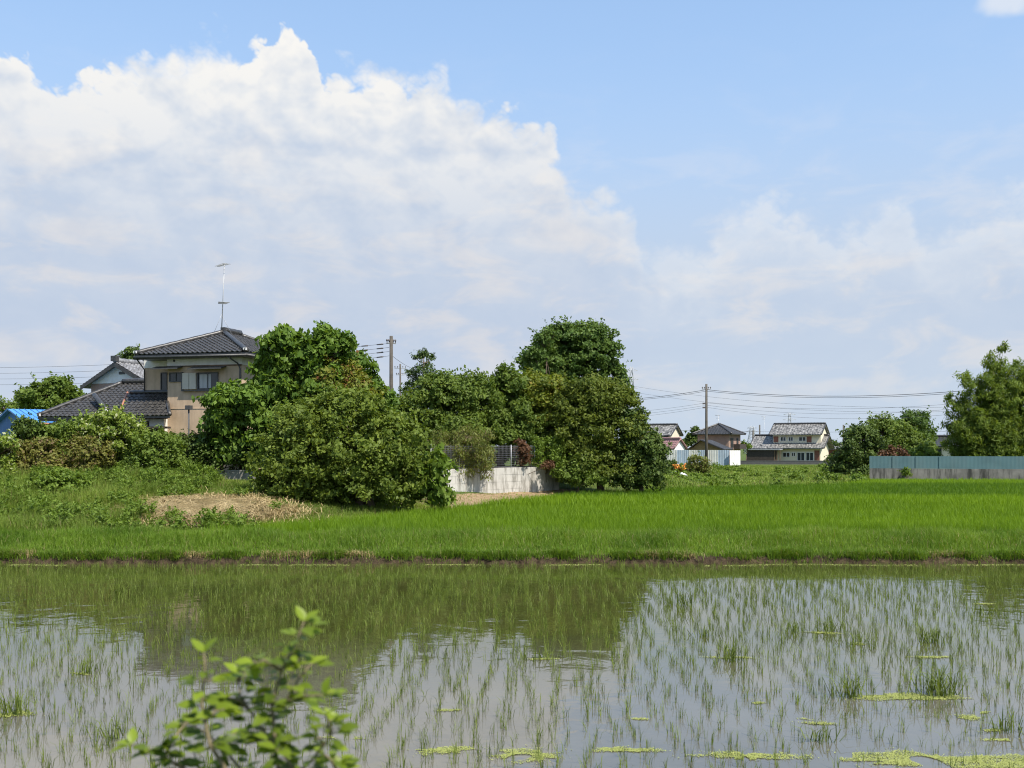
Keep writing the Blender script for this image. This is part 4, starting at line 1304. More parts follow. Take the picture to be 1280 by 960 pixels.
def trees():
    T_ = 'tree'
    # --- foreground bushy mulberry
    d = 43.5
    L = px_lobes([(432, 562, 84, 62), (372, 580, 58, 54, -0.5), (488, 572, 56, 54), (430, 526, 62, 38), (349, 602, 28, 26, -0.8), (400, 606, 46, 34, -0.6), (462, 600, 60, 40, -0.5), (506, 600, 30, 32), (385, 540, 46, 36)], d)
    plant('bushy_tree', 'wide bushy olive green tree overhanging the dirt mound at the rice edge', T_, (xz(452, d), d), L, 'leaf_mulberry', 60000, 0.165, 0.40, (0.14, 0.05), stems=3, twig=14, upw=0.45)
    # big-leaved sapling at its right foot
    d = 43.0
    L = px_lobes([(543, 590, 20, 16), (552, 612, 17, 18), (530, 618, 20, 16), (536, 604, 18, 14), (546, 576, 15, 13)], d)
    plant('sapling', 'large-leaved sapling with drooping leaves at right foot of the bushy tree', T_, (xz(540, d), d), L, 'leaf_bright', 1500, 0.30, 0.30, (0.05, 0.02), aspect=0.55, droop=0.7, twig=10)
    # --- tall broad-leaved tree by the house
    d = 48.5
    L = px_lobes([(350, 423, 19, 12), (340, 440, 14, 13), (364, 442, 22, 22), (405, 419, 15, 10), (412, 440, 17, 20), (433, 429, 9, 6), (386, 452, 24, 24), (328, 452, 8, 7), (355, 472, 34, 28), (397, 482, 34, 28), (336, 478, 14, 18), (345, 502, 30, 38)], d)
    plant('broadleaf_tree', 'tall tree of large drooping leaves beside the tan house', T_, (xz(385, d), d), L, 'leaf_broad', 17000, 0.28, 0.46, (0.2, 0.06), aspect=0.6, droop=0.65, inner=0.5, stray=0.28, coef=0.5)
    L = px_lobes([(300, 506, 38, 24), (282, 525, 27, 24), (322, 530, 34, 42), (288, 556, 30, 32, 0.5), (345, 560, 24, 34)], 48)
    plant('broadleaf_tree', 'lower dark broad-leaved tree before the house wall left of the tall one', T_, (xz(305, 48.3), 48.3), L, 'leaf_broad', 15000, 0.26, 0.5, (0.15, 0.05), aspect=0.6, droop=0.6)
    # rust tinged tree and right shoulder
    d = 50.5
    L = px_lobes([(412, 480, 42, 34), (400, 460, 28, 24), (440, 494, 34, 26), (420, 510, 44, 24)], d - 1.5)
    plant('bushy_tree', 'rust tinged olive tree between the tall broad-leaved tree and the bushy tree', T_, (xz(415, d), d), L, 'leaf_rusty', 13000, 0.19, 0.45, (0.12, 0.05))
    L = px_lobes([(448, 466, 24, 20), (456, 486, 20, 20), (428, 458, 18, 14), (470, 505, 22, 20)], d + 1)
    plant('broadleaf_tree', 'right shoulder tree of drooping leaves just left of the tall utility pole', T_, (xz(450, d + 1), d + 1), L, 'leaf_broad', 6000, 0.27, 0.5, (0.12, 0.05), droop=0.65)
    # dark understory in front of the pole
    L = px_lobes([(492, 530, 36, 34), (515, 545, 34, 40), (480, 510, 20, 16)], 60)
    plant('round_tree', 'dark tree under the tall utility pole', T_, (xz(500, 60.5), 60.5), L, 'leaf_cherry', 11000, 0.22, 0.5)
    # --- cloud pruned pine with floating balls of needles
    d = 62
    r = np.random.default_rng(11)
    t0 = xz(528, d)
    root = empty('pruned_pine', (t0, d, 1.95), 'pine pruned into separate round tufts rising above the middle trees', T_)
    pads = [(530, 443, 6.5, 4.5), (527, 445.5, 5, 3.5), (519, 447, 2.4, 2.2), (539, 448, 3.5, 4), (524, 462, 9, 5.5), (534, 459, 7, 5), (513, 467, 3, 3), (520, 471, 9, 6), (534, 470, 8, 6), (541, 469, 4, 4), (517, 481, 9, 6), (530, 482, 12, 7), (506, 487, 5, 3.5), (528, 494, 16, 8), (512, 493, 8, 5)]
    m = MB()
    top = at(530, 444, d)
    m.tube([(t0, d, 1.8), (t0 + 0.12, d, 5.0), at(529, 470, d), top], [0.16, 0.11, 0.05, 0.025], 8)
    for i, (px, py, a, b) in enumerate(pads):
        L = px_lobes([(px, py, a, b, (-0.5, 0.4, 0.0, 0.7)[i % 4], 1.0)], d)
        V, T, t, P = crown(r, L, int(60 + 26 * a), 0.16, 0.22, aspect=0.4, inner=0.6, stray=0.1, coef=1.0)
        mesh_np('needle_tuft', V, T, M['leaf_pine'], root, attr={'tint': t})
        c = np.array(L[0][:3]); q = at(529, py + 6, d)
        if i > 1: m.tube([q, (q + c) / 2 + np.array((0, 0, -0.08)), c], [0.03, 0.025, 0.015], 5)
    m.build('trunk', M['bark'], root)
    # --- middle row
    d = 60
    L = px_lobes([(560, 510, 46, 40), (590, 505, 36, 34), (530, 520, 34, 34), (575, 545, 56, 28, -0.5), (548, 488, 26, 20), (596, 486, 20, 16), (530, 550, 30, 26)], d)
    plant('cherry_tree', 'spreading olive tree behind the retaining wall between pine and yellowish tree', T_, (xz(565, d), d), L, 'leaf_cherry', 34000, 0.19, 0.50, (0.2, 0.06), stray=0.2)
    d = 61
    L = px_lobes([(636, 490, 24, 26), (628, 472, 10, 12), (615, 520, 30, 32), (640, 530, 40, 32), (625, 545, 34, 20, -1)], d)
    plant('cherry_tree', 'upright feathery green tree over the mesh fence', T_, (xz(625, d + 1), d + 1), L, 'leaf_cherry', 24000, 0.19, 0.46, (0.18, 0.06), stray=0.25)
    d = 62
    L = px_lobes([(672, 492, 38, 24), (690, 506, 34, 26), (655, 484, 22, 16), (665, 522, 40, 28), (640, 500, 18, 14)], d)
    plant('round_tree', 'yellowish green tree in front of the great round tree', T_, (xz(672, d + 1), d + 1), L, 'leaf_yellow', 24000, 0.19, 0.50, (0.16, 0.06))
    L = px_lobes([(600, 556, 50, 26), (650, 558, 40, 26), (700, 555, 34, 34), (545, 560, 30, 24), (715, 530, 20, 20), (690, 590, 16, 16)], 65)  # dark leaf mass added to stand in for shade under the trees
    plant('hedge', 'added dark foliage standing in for tree shade behind the mesh fence', 'hedge', (xz(640, 65), 65), L, 'leaf_dark', 15000, 0.22, 0.5, (0.06, 0.03), SH, stems=3)
    # --- great round tree
    d = 76
    L = px_lobes([(722, 458, 48, 46), (705, 432, 34, 26), (742, 440, 32, 34), (755, 478, 26, 34), (690, 452, 28, 26), (676, 462, 18, 22), (730, 420, 22, 16), (720, 500, 52, 40), (664, 452, 10, 10)], d)
    plant('zelkova_tree', 'great domed dark green tree, tallest at the picture centre', T_, (xz(720, d), d), L, 'leaf_zelkova', 62000, 0.22, 0.62, (0.4, 0.09), stray=0.14, twig=16, flat=0.55, coef=0.5)
    L = px_lobes([(670, 440, 11, 9), (662, 450, 9, 8), (678, 425, 11, 8), (688, 418, 10, 6), (668, 462, 12, 8), (682, 440, 8, 8)], d - 3)
    plant('zelkova_tree', 'thin airy tree at the left shoulder of the great domed tree', T_, (xz(690, d - 2), d - 2), L, 'leaf_zelkova', 3000, 0.20, 0.5, (0.05, 0.02), stray=0.3, coef=0.35)
    # --- conical evergreens in front of it
    d = 60.5
    L = px_lobes([(745, 505, 36, 34), (765, 535, 44, 42), (730, 545, 42, 46), (778, 508, 18, 22), (756, 580, 56, 30), (715, 575, 24, 34), (720, 510, 26, 30)], d)
    plant('evergreen_tree', 'broad olive evergreen tree at the right end of the retaining wall', T_, (xz(752, d), d), L, 'leaf_cone', 44000, 0.17, 0.46, (0.2, 0.06), stray=0.22, upw=0.35)
    L = px_lobes([(800, 558, 28, 30), (815, 578, 22, 28), (798, 588, 28, 22), (790, 530, 16, 20), (780, 596, 26, 14)], d - 0.8)
    plant('evergreen_tree', 'lower dark pointed evergreen at the right end of the tree group', T_, (xz(802, d - 0.8), d - 0.8), L, 'leaf_dark', 19000, 0.18, 0.42, (0.14, 0.05), stray=0.3)
    L = px_lobes([(712, 590, 22, 16), (735, 598, 26, 10), (728, 582, 20, 12)], 59)
    plant('shrub', 'yellowish shrub at the foot of the broad evergreen tree', 'shrub', (xz(722, 59), 59), L, 'leaf_hedge', 4500, 0.16, 0.3, (0.04, 0.02), SH)
    # --- climbers over the retaining wall
    L = px_lobes([(585, 562, 30, 20), (600, 575, 18, 20), (572, 578, 22, 18), (590, 545, 26, 12), (608, 590, 8, 12), (563, 562, 18, 22), (550, 560, 14, 20), (575, 590, 12, 12)], 54.6)
    plant('climbing_shrub', 'brownish trailing shrub hanging over the left of the retaining wall', 'climber', (xz(585, 55.4), 55.6), L, 'leaf_vine', 15000, 0.12, 0.30, (0.04, 0.02), SH, droop=1.0, aspect=0.35, stray=0.3, twig=16)
    L = px_lobes([(653, 562, 9, 11), (655, 574, 8, 9), (650, 556, 6, 6), (684, 581, 7, 5)], 58.3)
    plant('climbing_shrub', 'withered red-brown climber on the mesh fence', 'climber', (xz(654, 58.8), 58.9), L, 'leaf_dead', 2600, 0.11, 0.22, (0.03, 0.015), SH, droop=0.9, coef=0.8)
    L = px_lobes([(682, 563, 19, 16), (691, 576, 12, 10), (674, 572, 13, 13), (668, 556, 9, 9), (696, 560, 10, 14)], 59.6)
    plant('climbing_shrub', 'fresh green climber draped over the right end of the mesh fence', 'climber', (xz(682, 60.2), 60.3), L, 'leaf_bright', 6000, 0.12, 0.28, (0.03, 0.015), SH, droop=0.9, stray=0.3)
    # small dangling strands
    # --- left: shrubs before the house
    rows = [
        ('hedge', 'dark clipped hedge standing on the low grey block wall', 'hedge', 48.2, [(270, 563, 50, 20, 0, .5), (215, 566, 40, 22, 0, .6), (310, 565, 30, 20, 0, .5), (240, 556, 40, 12, 0, .5), (285, 577, 46, 16, 0, .5), (235, 580, 34, 14, 0, .6), (310, 575, 26, 20, 0, .6)], 'leaf_dark', 20000, 0.13, 0.32),
        ('flowering_shrub', 'bright shrub with pale flower heads in front of the lower tile roof', 'shrub', 46.8, [(140, 530, 34, 17), (118, 540, 28, 18), (165, 545, 22, 18), (140, 553, 40, 20)], 'leaf_flower', 14000, 0.15, 0.34),
        ('shrub', 'dark green shrub with reddish stems left of the hedge', 'shrub', 46.3, [(195, 568, 32, 26), (178, 585, 30, 20), (212, 585, 24, 18)], 'leaf_hedge', 11000, 0.14, 0.33),
        ('shrub', 'brown olive shrub in the middle of the left shrubbery', 'shrub', 45.4, [(108, 570, 26, 26), (122, 584, 26, 22), (98, 590, 26, 18)], 'leaf_brownish', 10000, 0.13, 0.32),
        ('shrub', 'dense green shrub between blue shed and lower tile roof', 'shrub', 46.2, [(72, 548, 38, 18), (50, 560, 32, 22), (85, 565, 30, 22)], 'leaf_hedge', 12000, 0.14, 0.34),
        ('shrub', 'yellowish brown shrub below the blue shed', 'shrub', 44.6, [(46, 572, 30, 22), (22, 580, 28, 24), (60, 590, 30, 16), (-8, 575, 30, 26)], 'leaf_brownish', 12000, 0.14, 0.34),
        ('shrub', 'light green shrub at the left picture edge below the blue shed', 'shrub', 43.6, [(0, 562, 22, 18), (-25, 580, 30, 30), (5, 592, 24, 14)], 'leaf_flower', 7000, 0.15, 0.34),
        ('climbing_shrub', 'small dark vine on the low eave of the blue shed', 'climber', 45.3, [(33, 532, 14, 9), (26, 540, 10, 8), (42, 540, 8, 6)], 'leaf_dark', 1800, 0.13, 0.26),
        ('shrub', 'big lush green weed bush on the bank below the shrubbery', 'shrub', 40.5, [(70, 612, 34, 18), (52, 622, 30, 14), (92, 620, 26, 14), (78, 600, 20, 10)], 'leaf_bright', 9000, 0.14, 0.28),
        ('shrub', 'small leafy weed bush beside the straw heap', 'shrub', 42.5, [(148, 606, 20, 10), (140, 615, 16, 12), (160, 612, 14, 9)], 'leaf_hedge', 3000, 0.13, 0.25),
        ('hedge', 'dark leafy mass behind the brown shrubs under the lower tile roof', 'hedge', 47.4, [(40, 575, 44, 26), (100, 570, 44, 30), (160, 572, 34, 26), (-20, 575, 30, 30)], 'leaf_dark', 14000, 0.16, 0.4),
    ]
    for nm, lab, cat, d, lo, lm, n, sz, cl in rows:
        L = px_lobes(lo, d)
        c = np.mean([q[0] for q in L])
        plant(nm, lab, cat, (c, d), L, lm, n, sz, cl, (0.05, 0.025), SH, stems=3, twig=8, stray=0.25)
    # --- far left trees behind the blue shed
    L = px_lobes([(60, 494, 28, 18), (42, 500, 20, 14), (80, 500, 20, 14), (70, 482, 15, 9), (92, 498, 10, 8)], 78)
    plant('round_tree', 'loose pale green tree behind the blue shed', T_, (xz(62, 78), 78), L, 'leaf_hedge', 13000, 0.24, 0.5, (0.2, 0.06), stray=0.25)
    L = px_lobes([(165, 443, 12, 7), (172, 450, 12, 10)], 90)
    plant('round_tree', 'tip of a tree showing behind the upper roof of the tan house', T_, (xz(168, 90), 90), L, 'leaf_dark', 2500, 0.26, 0.5, (0.2, 0.06))
    L = px_lobes([(8, 509, 20, 6), (-20, 508, 24, 8)], 120)
    plant('round_tree', 'low distant tree above the blue shed roof at the left edge', T_, (xz(0, 120), 120), L, 'leaf_hedge', 3000, 0.3, 0.6, (0.2, 0.06))
    # --- right: rounded trees, bamboo
    d = 104
    L = px_lobes([(1076, 562, 34, 28), (1060, 578, 24, 20), (1095, 578, 28, 22), (1082, 590, 40, 14), (1075, 545, 20, 14)], d)
    plant('round_tree', 'dark round tree left of the blue-green sheet fence', T_, (xz(1075, d), d), L, 'leaf_dark', 20000, 0.27, 0.62, (0.2, 0.07), low=-0.95)
    d = 116
    L = px_lobes([(1112, 548, 32, 22), (1100, 536, 20, 14), (1130, 560, 34, 18), (1145, 566, 26, 14), (1120, 568, 40, 14)], d)
    plant('round_tree', 'mid green spreading tree behind the blue-green sheet fence', T_, (xz(1118, d), d), L, 'leaf_cherry', 20000, 0.28, 0.66, (0.2, 0.07))
    d = 132
    L = px_lobes([(1142, 532, 24, 17), (1128, 540, 20, 14), (1150, 545, 16, 16)], d)
    plant('round_tree', 'taller rounded tree rising behind the spreading tree at right', T_, (xz(1140, d), d), L, 'leaf_zelkova', 10000, 0.30, 0.7, (0.2, 0.07), stray=0.2)
    L = px_lobes([(1120, 568, 16, 6), (1108, 570, 10, 5)], 92)
    plant('shrub', 'red-brown shrub showing above the left end of the sheet fence', 'shrub', (xz(1118, 92), 92), L, 'leaf_dead', 1200, 0.2, 0.3, (0.05, 0.02), SH)
    L = px_lobes([(1150, 566, 16, 8), (1163, 570, 10, 6)], 93)
    plant('shrub', 'green shrub showing above the sheet fence before the glimpsed house', 'shrub', (xz(1152, 93), 93), L, 'leaf_hedge', 1800, 0.2, 0.4, (0.05, 0.02), SH)
    d = 90
    tips = [(1256, 427, 0.3), (1237, 440, 0.0), (1271, 454, 0.6), (1206, 467, 0.4), (1229, 466, -0.8), (1182, 493, 0.2), (1218, 512, -1.9), (1190, 527, -1.6),
            (1175, 527, 0.5), (1177, 552, -0.3), (1250, 482, -1.4), (1287, 448, 0.2), (1303, 440, 0.8), (1270, 500, -2.0), (1243, 532, -2.3), (1296, 520, -1.8), (1206, 545, -2.0),
            (1222, 488, 1.0), (1246, 455, 1.4), (1196, 505, 1.2), (1264, 540, -2.2), (1286, 552, -2.0), (1318, 470, -0.8), (1325, 520, -0.5)]
    r = np.random.default_rng(1234)
    b0 = np.array((xz(1250, d), d, 0.4))
    root = empty('bamboo_clump', b0, 'tall feathery bamboo clump behind the blue-green fence at right edge', 'bamboo')
    lob = []
    for px, py, dy in tips:
        tip = at(px, py, d + dy)
        base = b0 + np.array((0.30 * (tip[0] - b0[0]) + r.normal() * 0.3, 0.5 * dy + r.normal() * 0.3, 0))
        pts = []
        for t in np.linspace(0, 1, 9):
            q = base + (tip - base) * np.array((t ** 1.9, t ** 1.6, 1 - (1 - t) ** 1.25))
            pts.append(q)
        cm = MB(); cm.tube([base - np.array((0, 0, 0.1))] + pts[1:], list(np.linspace(0.045, 0.008, 9)), 6)
        cm.build('culm', M['stem'], root)
        for t in (0.30, 0.42, 0.54, 0.66, 0.77, 0.87, 0.95):
            i0 = min(int(t * 8), 7); f = t * 8 - i0
            c = pts[i0] * (1 - f) + pts[i0 + 1] * f
            rr = (1.25 * (1 - t) ** 0.62 + 0.16) * r.uniform(0.85, 1.15)
            lob.append((c[0], c[1], c[2] - 0.15 * rr, rr, rr, rr * 1.05))
    lob += px_lobes([(1228, 540, 36, 32), (1272, 528, 44, 50), (1300, 490, 30, 50), (1208, 555, 26, 22), (1208, 505, 24, 34), (1250, 492, 30, 38)], d)
    V, T, t, P = crown(r, lob, 92000, 0.36, 0.45, aspect=0.22, droop=0.65, stray=0.25, flat=0.8, upw=0.7, coef=0.32, inner=0.7, shoots=0.25)
    mesh_np('foliage', V, T, M['leaf_bamboo'], root, attr={'tint': t})
    # --- far weeds and shrubs around the lone pole
    small = [
        ('shrub', 'round grey-green shrub left of the lone slender pole', 112, [(872, 578, 12, 10), (866, 584, 10, 7), (880, 586, 8, 7)], 'leaf_vine', 2200, 0.22, 0.45),
        ('shrub', 'small dark shrub beside the orange flowers', 110, [(842, 582, 6, 6), (838, 585, 5, 5)], 'leaf_dark', 700, 0.22, 0.4),
        ('shrub', 'leafy weeds at right end of the evergreen group', 78, [(842, 597, 12, 7), (828, 602, 10, 6), (856, 600, 9, 5)], 'leaf_bright', 2600, 0.16, 0.35),
        ('shrub', 'yellow-green weed bush in the meadow below the far cream house', 108, [(990, 595, 8, 5), (980, 598, 8, 4), (1000, 598, 9, 4)], 'leaf_bright', 1200, 0.2, 0.4),
        ('conifer', 'dark pointed tree left of the far brown house', 190, [(866, 546, 6, 8), (870, 541, 3.5, 6), (862, 552, 7, 7), (873, 548, 4, 8)], 'leaf_dark', 2600, 0.45, 0.7),
        ('shrub', 'small yellowish bush right of the far brown house', 190, [(930, 556, 4, 3.5), (936, 558, 3, 3)], 'leaf_bright', 500, 0.35, 0.6),
        ('shrub', 'small bush growing from the foot of the blackened concrete base', 85.6, [(1133, 592, 4, 5)], 'leaf_bright', 500, 0.14, 0.3),
    ]
    for nm, lab, d, lo, lm, n, sz, cl in small:
        L = px_lobes(lo, d)
        plant(nm, lab, 'shrub' if nm == 'shrub' else 'tree', (float(np.mean([q[0] for q in L])), d), L, lm, n, sz, cl, (0.06, 0.03), SH if nm == 'shrub' else ('crown', 'trunk'))
    # distant wood along the horizon
    r = np.random.default_rng(77)
    lob = []
    for x in np.arange(-420, 460, 9.0):
        y = 620 + r.uniform(-40, 60)
        h = r.uniform(2.0, 4.5)
        lob.append((x + r.uniform(-3, 3), y, 0.5 + h * 0.6, r.uniform(5, 9), 6, h))
    V, T, t, P = crown(r, lob, 26000, 1.3, 2.4, coef=0.25)
    o = mesh_np('distant_wood', V, T, M['leaf_dark'], None, attr={'tint': t}); tag(o, 'low dark line of far-off trees on the horizon', 'wood', None, 'stuff')

trees()

# ------------------------------------------------------------------ blades: grass, rice, seedlings
def blades(r, P, h, w, lean=0.35, tint=None):
    n = len(P)
    a = r.uniform(0, 2 * math.pi, n)
    h = np.broadcast_to(h, n) * r.uniform(0.65, 1.2, n); w = np.broadcast_to(w, n) * r.uniform(0.7, 1.2, n)
    ln = lean * np.abs(r.normal(0.6, 0.5, n))
    dx = np.stack([np.cos(a), np.sin(a), 0 * a], 1)
    b = a + r.normal(1.57, 0.5, n)
    pw = np.stack([np.cos(b), np.sin(b), 0 * a], 1) * (w / 2)[:, None]
    up = np.array((0, 0, 1.0))
    m = P + up * (0.56 * h)[:, None] + dx * (ln * h * 0.28)[:, None]
    t = P + up * (h * (1 - 0.28 * np.clip(ln, 0, 1.5) ** 1.5))[:, None] + dx * (ln * h)[:, None]
    V = np.stack([P - pw, P + pw, m - pw * 0.8, m + pw * 0.8, t], 1).reshape(-1, 3)
    i = np.arange(n)[:, None] * 5
    Q = i + np.array((0, 1, 3, 2)); T = i + np.array((2, 3, 4))
    return V, T, Q, np.repeat(r.uniform(0, 1, n) if tint is None else tint, 5)

def inview(x, y, marg=2.0):
    return (x > -0.495 * y - marg) & (x < 0.495 * y + marg)

def grass_layer(name, label, matn, n, box, keep, h, w, lean, seed, patch=1.0, cat='grass'):
    r = np.random.default_rng(seed)
    x = r.uniform(box[0], box[1], n); y = r.uniform(box[2], box[3], n)
    k = keep(x, y) & inview(x, y)
    x, y = x[k], y[k]
    hh = h(x, y) if callable(h) else np.full(len(x), h)
    ww = w(x, y) if callable(w) else np.full(len(x), w)
    P = np.stack([x, y, gz(x, y) - 0.02], 1)
    ti = np.clip(0.5 + 0.45 * lump(x, y, 1.1 * patch, seed) * 2 + r.normal(0, 0.15, len(x)), 0, 1)
    V, T, Q, t = blades(r, P, hh, ww, lean, ti)
    o = mesh_np(name, V, T, M[matn], None, quads=Q, attr={'tint': t})
    tag(o, label, cat, None, 'stuff')
    return o

def rice_field():
    # plants stand in rows that follow the near bank; a narrow unplanted strip crosses the field
    r = np.random.default_rng(21)
    PX, PY, HH, WW, TI = [], [], [], [], []
    y = 32.95
    while y < 84:
        near = y < 46
        dens = 50 if y < 36 else (32 if y < 46 else (20 if y < 60 else 15))
        step = 0.30 if y < 46 else 0.45
        x0, x1 = -12, 0.495 * y + 3
        n = int((x1 - x0) * dens * step * 7)
        x = r.uniform(x0, x1, n); yy = y + r.normal(0, 0.07, n)
        k = inpoly(x, yy, RICE)
        gap = ((yy > 46.1) & (yy < 47.2))
        k &= ~gap
        x, yy = x[k], yy[k]
        h = 0.43 + 0.05 * lump(x, yy, 0.8, 31) + 0.05 * lump(x, yy, 3.5, 34) + np.where((yy > 47.2) & (yy < 54), 0.06, 0.0)
        PX.append(x); PY.append(yy); HH.append(h); WW.append(np.full(len(x), 0.014 if y < 36 else (0.020 if y < 46 else 0.030)))
        base = np.where(yy < 33.8, 0.45, np.where(yy < 46.5, 0.68, np.where(yy < 55, 0.85, np.where(yy < 74.5, 0.12, 1.0))))
        TI.append(np.clip(base + 0.38 * lump(x * 0.35, yy, 0.9, 32) + 0.22 * lump(x, yy * 1.5, 2.6, 33) + r.normal(0, 0.07) + r.normal(0, 0.12, len(x)), 0, 1))
        y += step
    x = np.concatenate(PX); y = np.concatenate(PY)
    P = np.stack([x, y, gz(x, y) - 0.02], 1)
    V, T, Q, t = blades(r, P, np.concatenate(HH), np.concatenate(WW), 0.42, np.concatenate(TI))
    o = mesh_np('rice_crop', V, T, M['rice'], None, quads=Q, attr={'tint': t})
    tag(o, 'bright green knee-high rice filling the field beyond the bank', 'rice crop', None, 'stuff')

rice_field()

grass_layer('grass', 'rough grass along the top of the earth bank at the water edge', 'grass', 95000, (-18, 19, 28.78, 32.55), lambda x, y: np.random.default_rng(1).uniform(0, 1, len(x)) < 0.25 + 0.75 * sstep(28.75, 29.15 + 0.2 * lump(x, x * 0, 1.3, 16), y),
            lambda x, y: (0.20 + 0.16 * sstep(29.0, 31.5, y)) * (1 + 0.45 * lump(x, y, 1.7, 8)), 0.014, 0.9, 41)
def on_left(x, y):
    mound = np.exp(-(((x + 11.3) / 2.2) ** 2 + ((y - 38.5) / 1.6) ** 2) * 1.1)
    return (~inpoly(x, y, RICE)) & (inpoly(x, y, BANKSIDE) | (x < -9.5)) & (y > 32.6) & (~inpoly(x, y, PLATEAU)) & (np.random.default_rng(2).uniform(0, 1, len(x)) > mound * 1.5 - 0.12)
grass_layer('grass', 'tall weedy grass covering the left bank up to the shrubs', 'weeds', 150000, (-25, -3, 32.6, 48.2), on_left,
            lambda x, y: (0.34 + 0.34 * sstep(-10, -16, x)) * (1 + 0.5 * lump(x, y, 1.5, 9)) * np.where(x > -13, 0.65 - 0.2 * sstep(40, 44, y), 1.0), 0.017, 0.8, 42)
grass_layer('grass', 'short grass strip below the pale retaining wall', 'weeds', 26000, (-6, 16, 43, 72), lambda x, y: inpoly(x, y, BANKSIDE) & (~inpoly(x, y, RICE)) & (~inpoly(x, y, PLATEAU)) & (y > 44) & (np.random.default_rng(3).uniform(0, 1, len(x)) < 0.55),
            lambda x, y: 0.12 + 0.08 * lump(x, y, 1.5, 10) + 0.2 * sstep(3, 6, x), 0.03, 0.8, 43)
grass_layer('grass', 'weedy meadow between the rice and the far houses', 'weeds', 190000, (8, 66, 64, 160), lambda x, y: (~inpoly(x, y, RICE)) & (x > 8 + (y - 64) * 0.05) & ((y < 88) | (x < 0.41 * y)) & (np.exp(-((y - 104 - 0.05 * x) / 2.0) ** 2) < 0.6),
            lambda x, y: 0.24 + 0.20 * lump(x, y, 0.5, 12), 0.075, 0.8, 44, 0.5)

def weed_sprigs():
    r = np.random.default_rng(51)
    # grass hanging over the lip of the bank
    n = 26000
    x = r.uniform(-17, 17, n); e = 28.72 + 0.26 * lump(x, x * 0, 1.5, 3) + 0.10 * lump(x, x * 0, 6.0, 4)
    y = e + 0.10 + np.abs(r.normal(0, 0.18, n))
    k = r.uniform(0, 1, n) < np.clip(0.45 + 1.6 * lump(x, x * 0, 2.2, 19) + 0.8 * lump(x, x * 0, 7.0, 20), 0.05, 1)
    P = np.stack([x, y, gz(x, y)], 1)[k]
    V, T, Q, t = blades(r, P, 0.24 + 0.14 * lump(P[:, 0], P[:, 0] * 0, 2.2, 19), 0.015, 1.2)
    o = mesh_np('grass', V, T, M['grass'], None, quads=Q, attr={'tint': t * 0.8}); tag(o, 'tufts of grass hanging over the muddy lip of the bank', 'grass', None, 'stuff')
    lob = []
    for i in range(300):
        x = r.uniform(-22, -8.5) if i < 150 else r.uniform(-21, -12.5); y = r.uniform(33.2, 46)
        if math.exp(-(((x + 11.3) / 2.2) ** 2 + ((y - 38.5) / 1.6) ** 2)) > 0.35: continue
        s = r.uniform(0.12, 0.36) if i < 150 else r.uniform(0.15, 0.5)
        lob.append((x, y, float(gz(x, y)) + s * 0.6, s, s, s * r.uniform(0.8, 1.5)))
    V, T, t, P = crown(r, lob, 40000, 0.13, 0.15, aspect=0.36, coef=0.7, stray=0.3)
    o = mesh_np('weeds', V, T, M['leaf_bright'], None, attr={'tint': t}); tag(o, 'leafy weeds scattered through the grass of the left bank', 'weeds', None, 'stuff')
    lob = []
    for i in range(85):
        y = r.uniform(66, 150); x = r.uniform(0.15 * y, 0.34 * y)
        if inpoly(np.array([x]), np.array([y]), RICE)[0] or abs(y - 104 - 0.05 * x) < 3: continue
        s = r.uniform(0.2, 0.5)
        lob.append((x, y, 0.4 + s * 0.4, s * 1.4, s * 1.3, s * 0.8))
    V, T, t, P = crown(r, lob, 13000, 0.24, 0.3, aspect=0.5, coef=0.5, stray=0.3)
    o = mesh_np('weeds', V, T, M['leaf_bright'], None, attr={'tint': t}); tag(o, 'leafy weeds of the far meadow around the lone pole', 'weeds', None, 'stuff')
    # dry weeds and roots on the face of the bank
    n = 9000
    x = r.uniform(-18, 18, n); y = 28.85 + 0.26 * lump(x, x * 0, 1.5, 3) + np.abs(r.normal(0, 0.16, n))
    P = np.stack([x, y, gz(x, y)], 1)
    k = lump(x, y * 0, 0.9, 14) > 0.12
    V, T, Q, t = blades(r, P[k], 0.20, 0.012, 1.3)
    o = mesh_np('dry_grass', V, T, M['straw'], None, quads=Q, attr={'tint': t * 0.4}); tag(o, 'brown dry grass hanging on the muddy face of the bank', 'dry grass', None, 'stuff')
    # cut straw on the heap
    n = 46000
    x = r.normal(-11.35, 1.2, n); y = r.normal(38.5, 1.0, n)
    k = ~inpoly(x, y, RICE)
    x, y = x[k], y[k]
    P = np.stack([x, y, gz(x, y) + 0.02 + np.abs(r.normal(0, 0.08, len(x))) * (1 + lump(x, y, 4.0, 18))], 1)
    V, T, Q, t = blades(r, P, 0.30, 0.028, 2.6)
    V[:, 2] = np.maximum(V[:, 2], gz(V[:, 0], V[:, 1]) + 0.01)
    V[:, 2] = np.minimum(V[:, 2], gz(V[:, 0], V[:, 1]) + 0.34)
    o = mesh_np('straw', V, T, M['straw'], None, quads=Q, attr={'tint': t}); tag(o, 'tan cut straw spread over the dirt mound at the field corner', 'straw', None, 'stuff')

weed_sprigs()

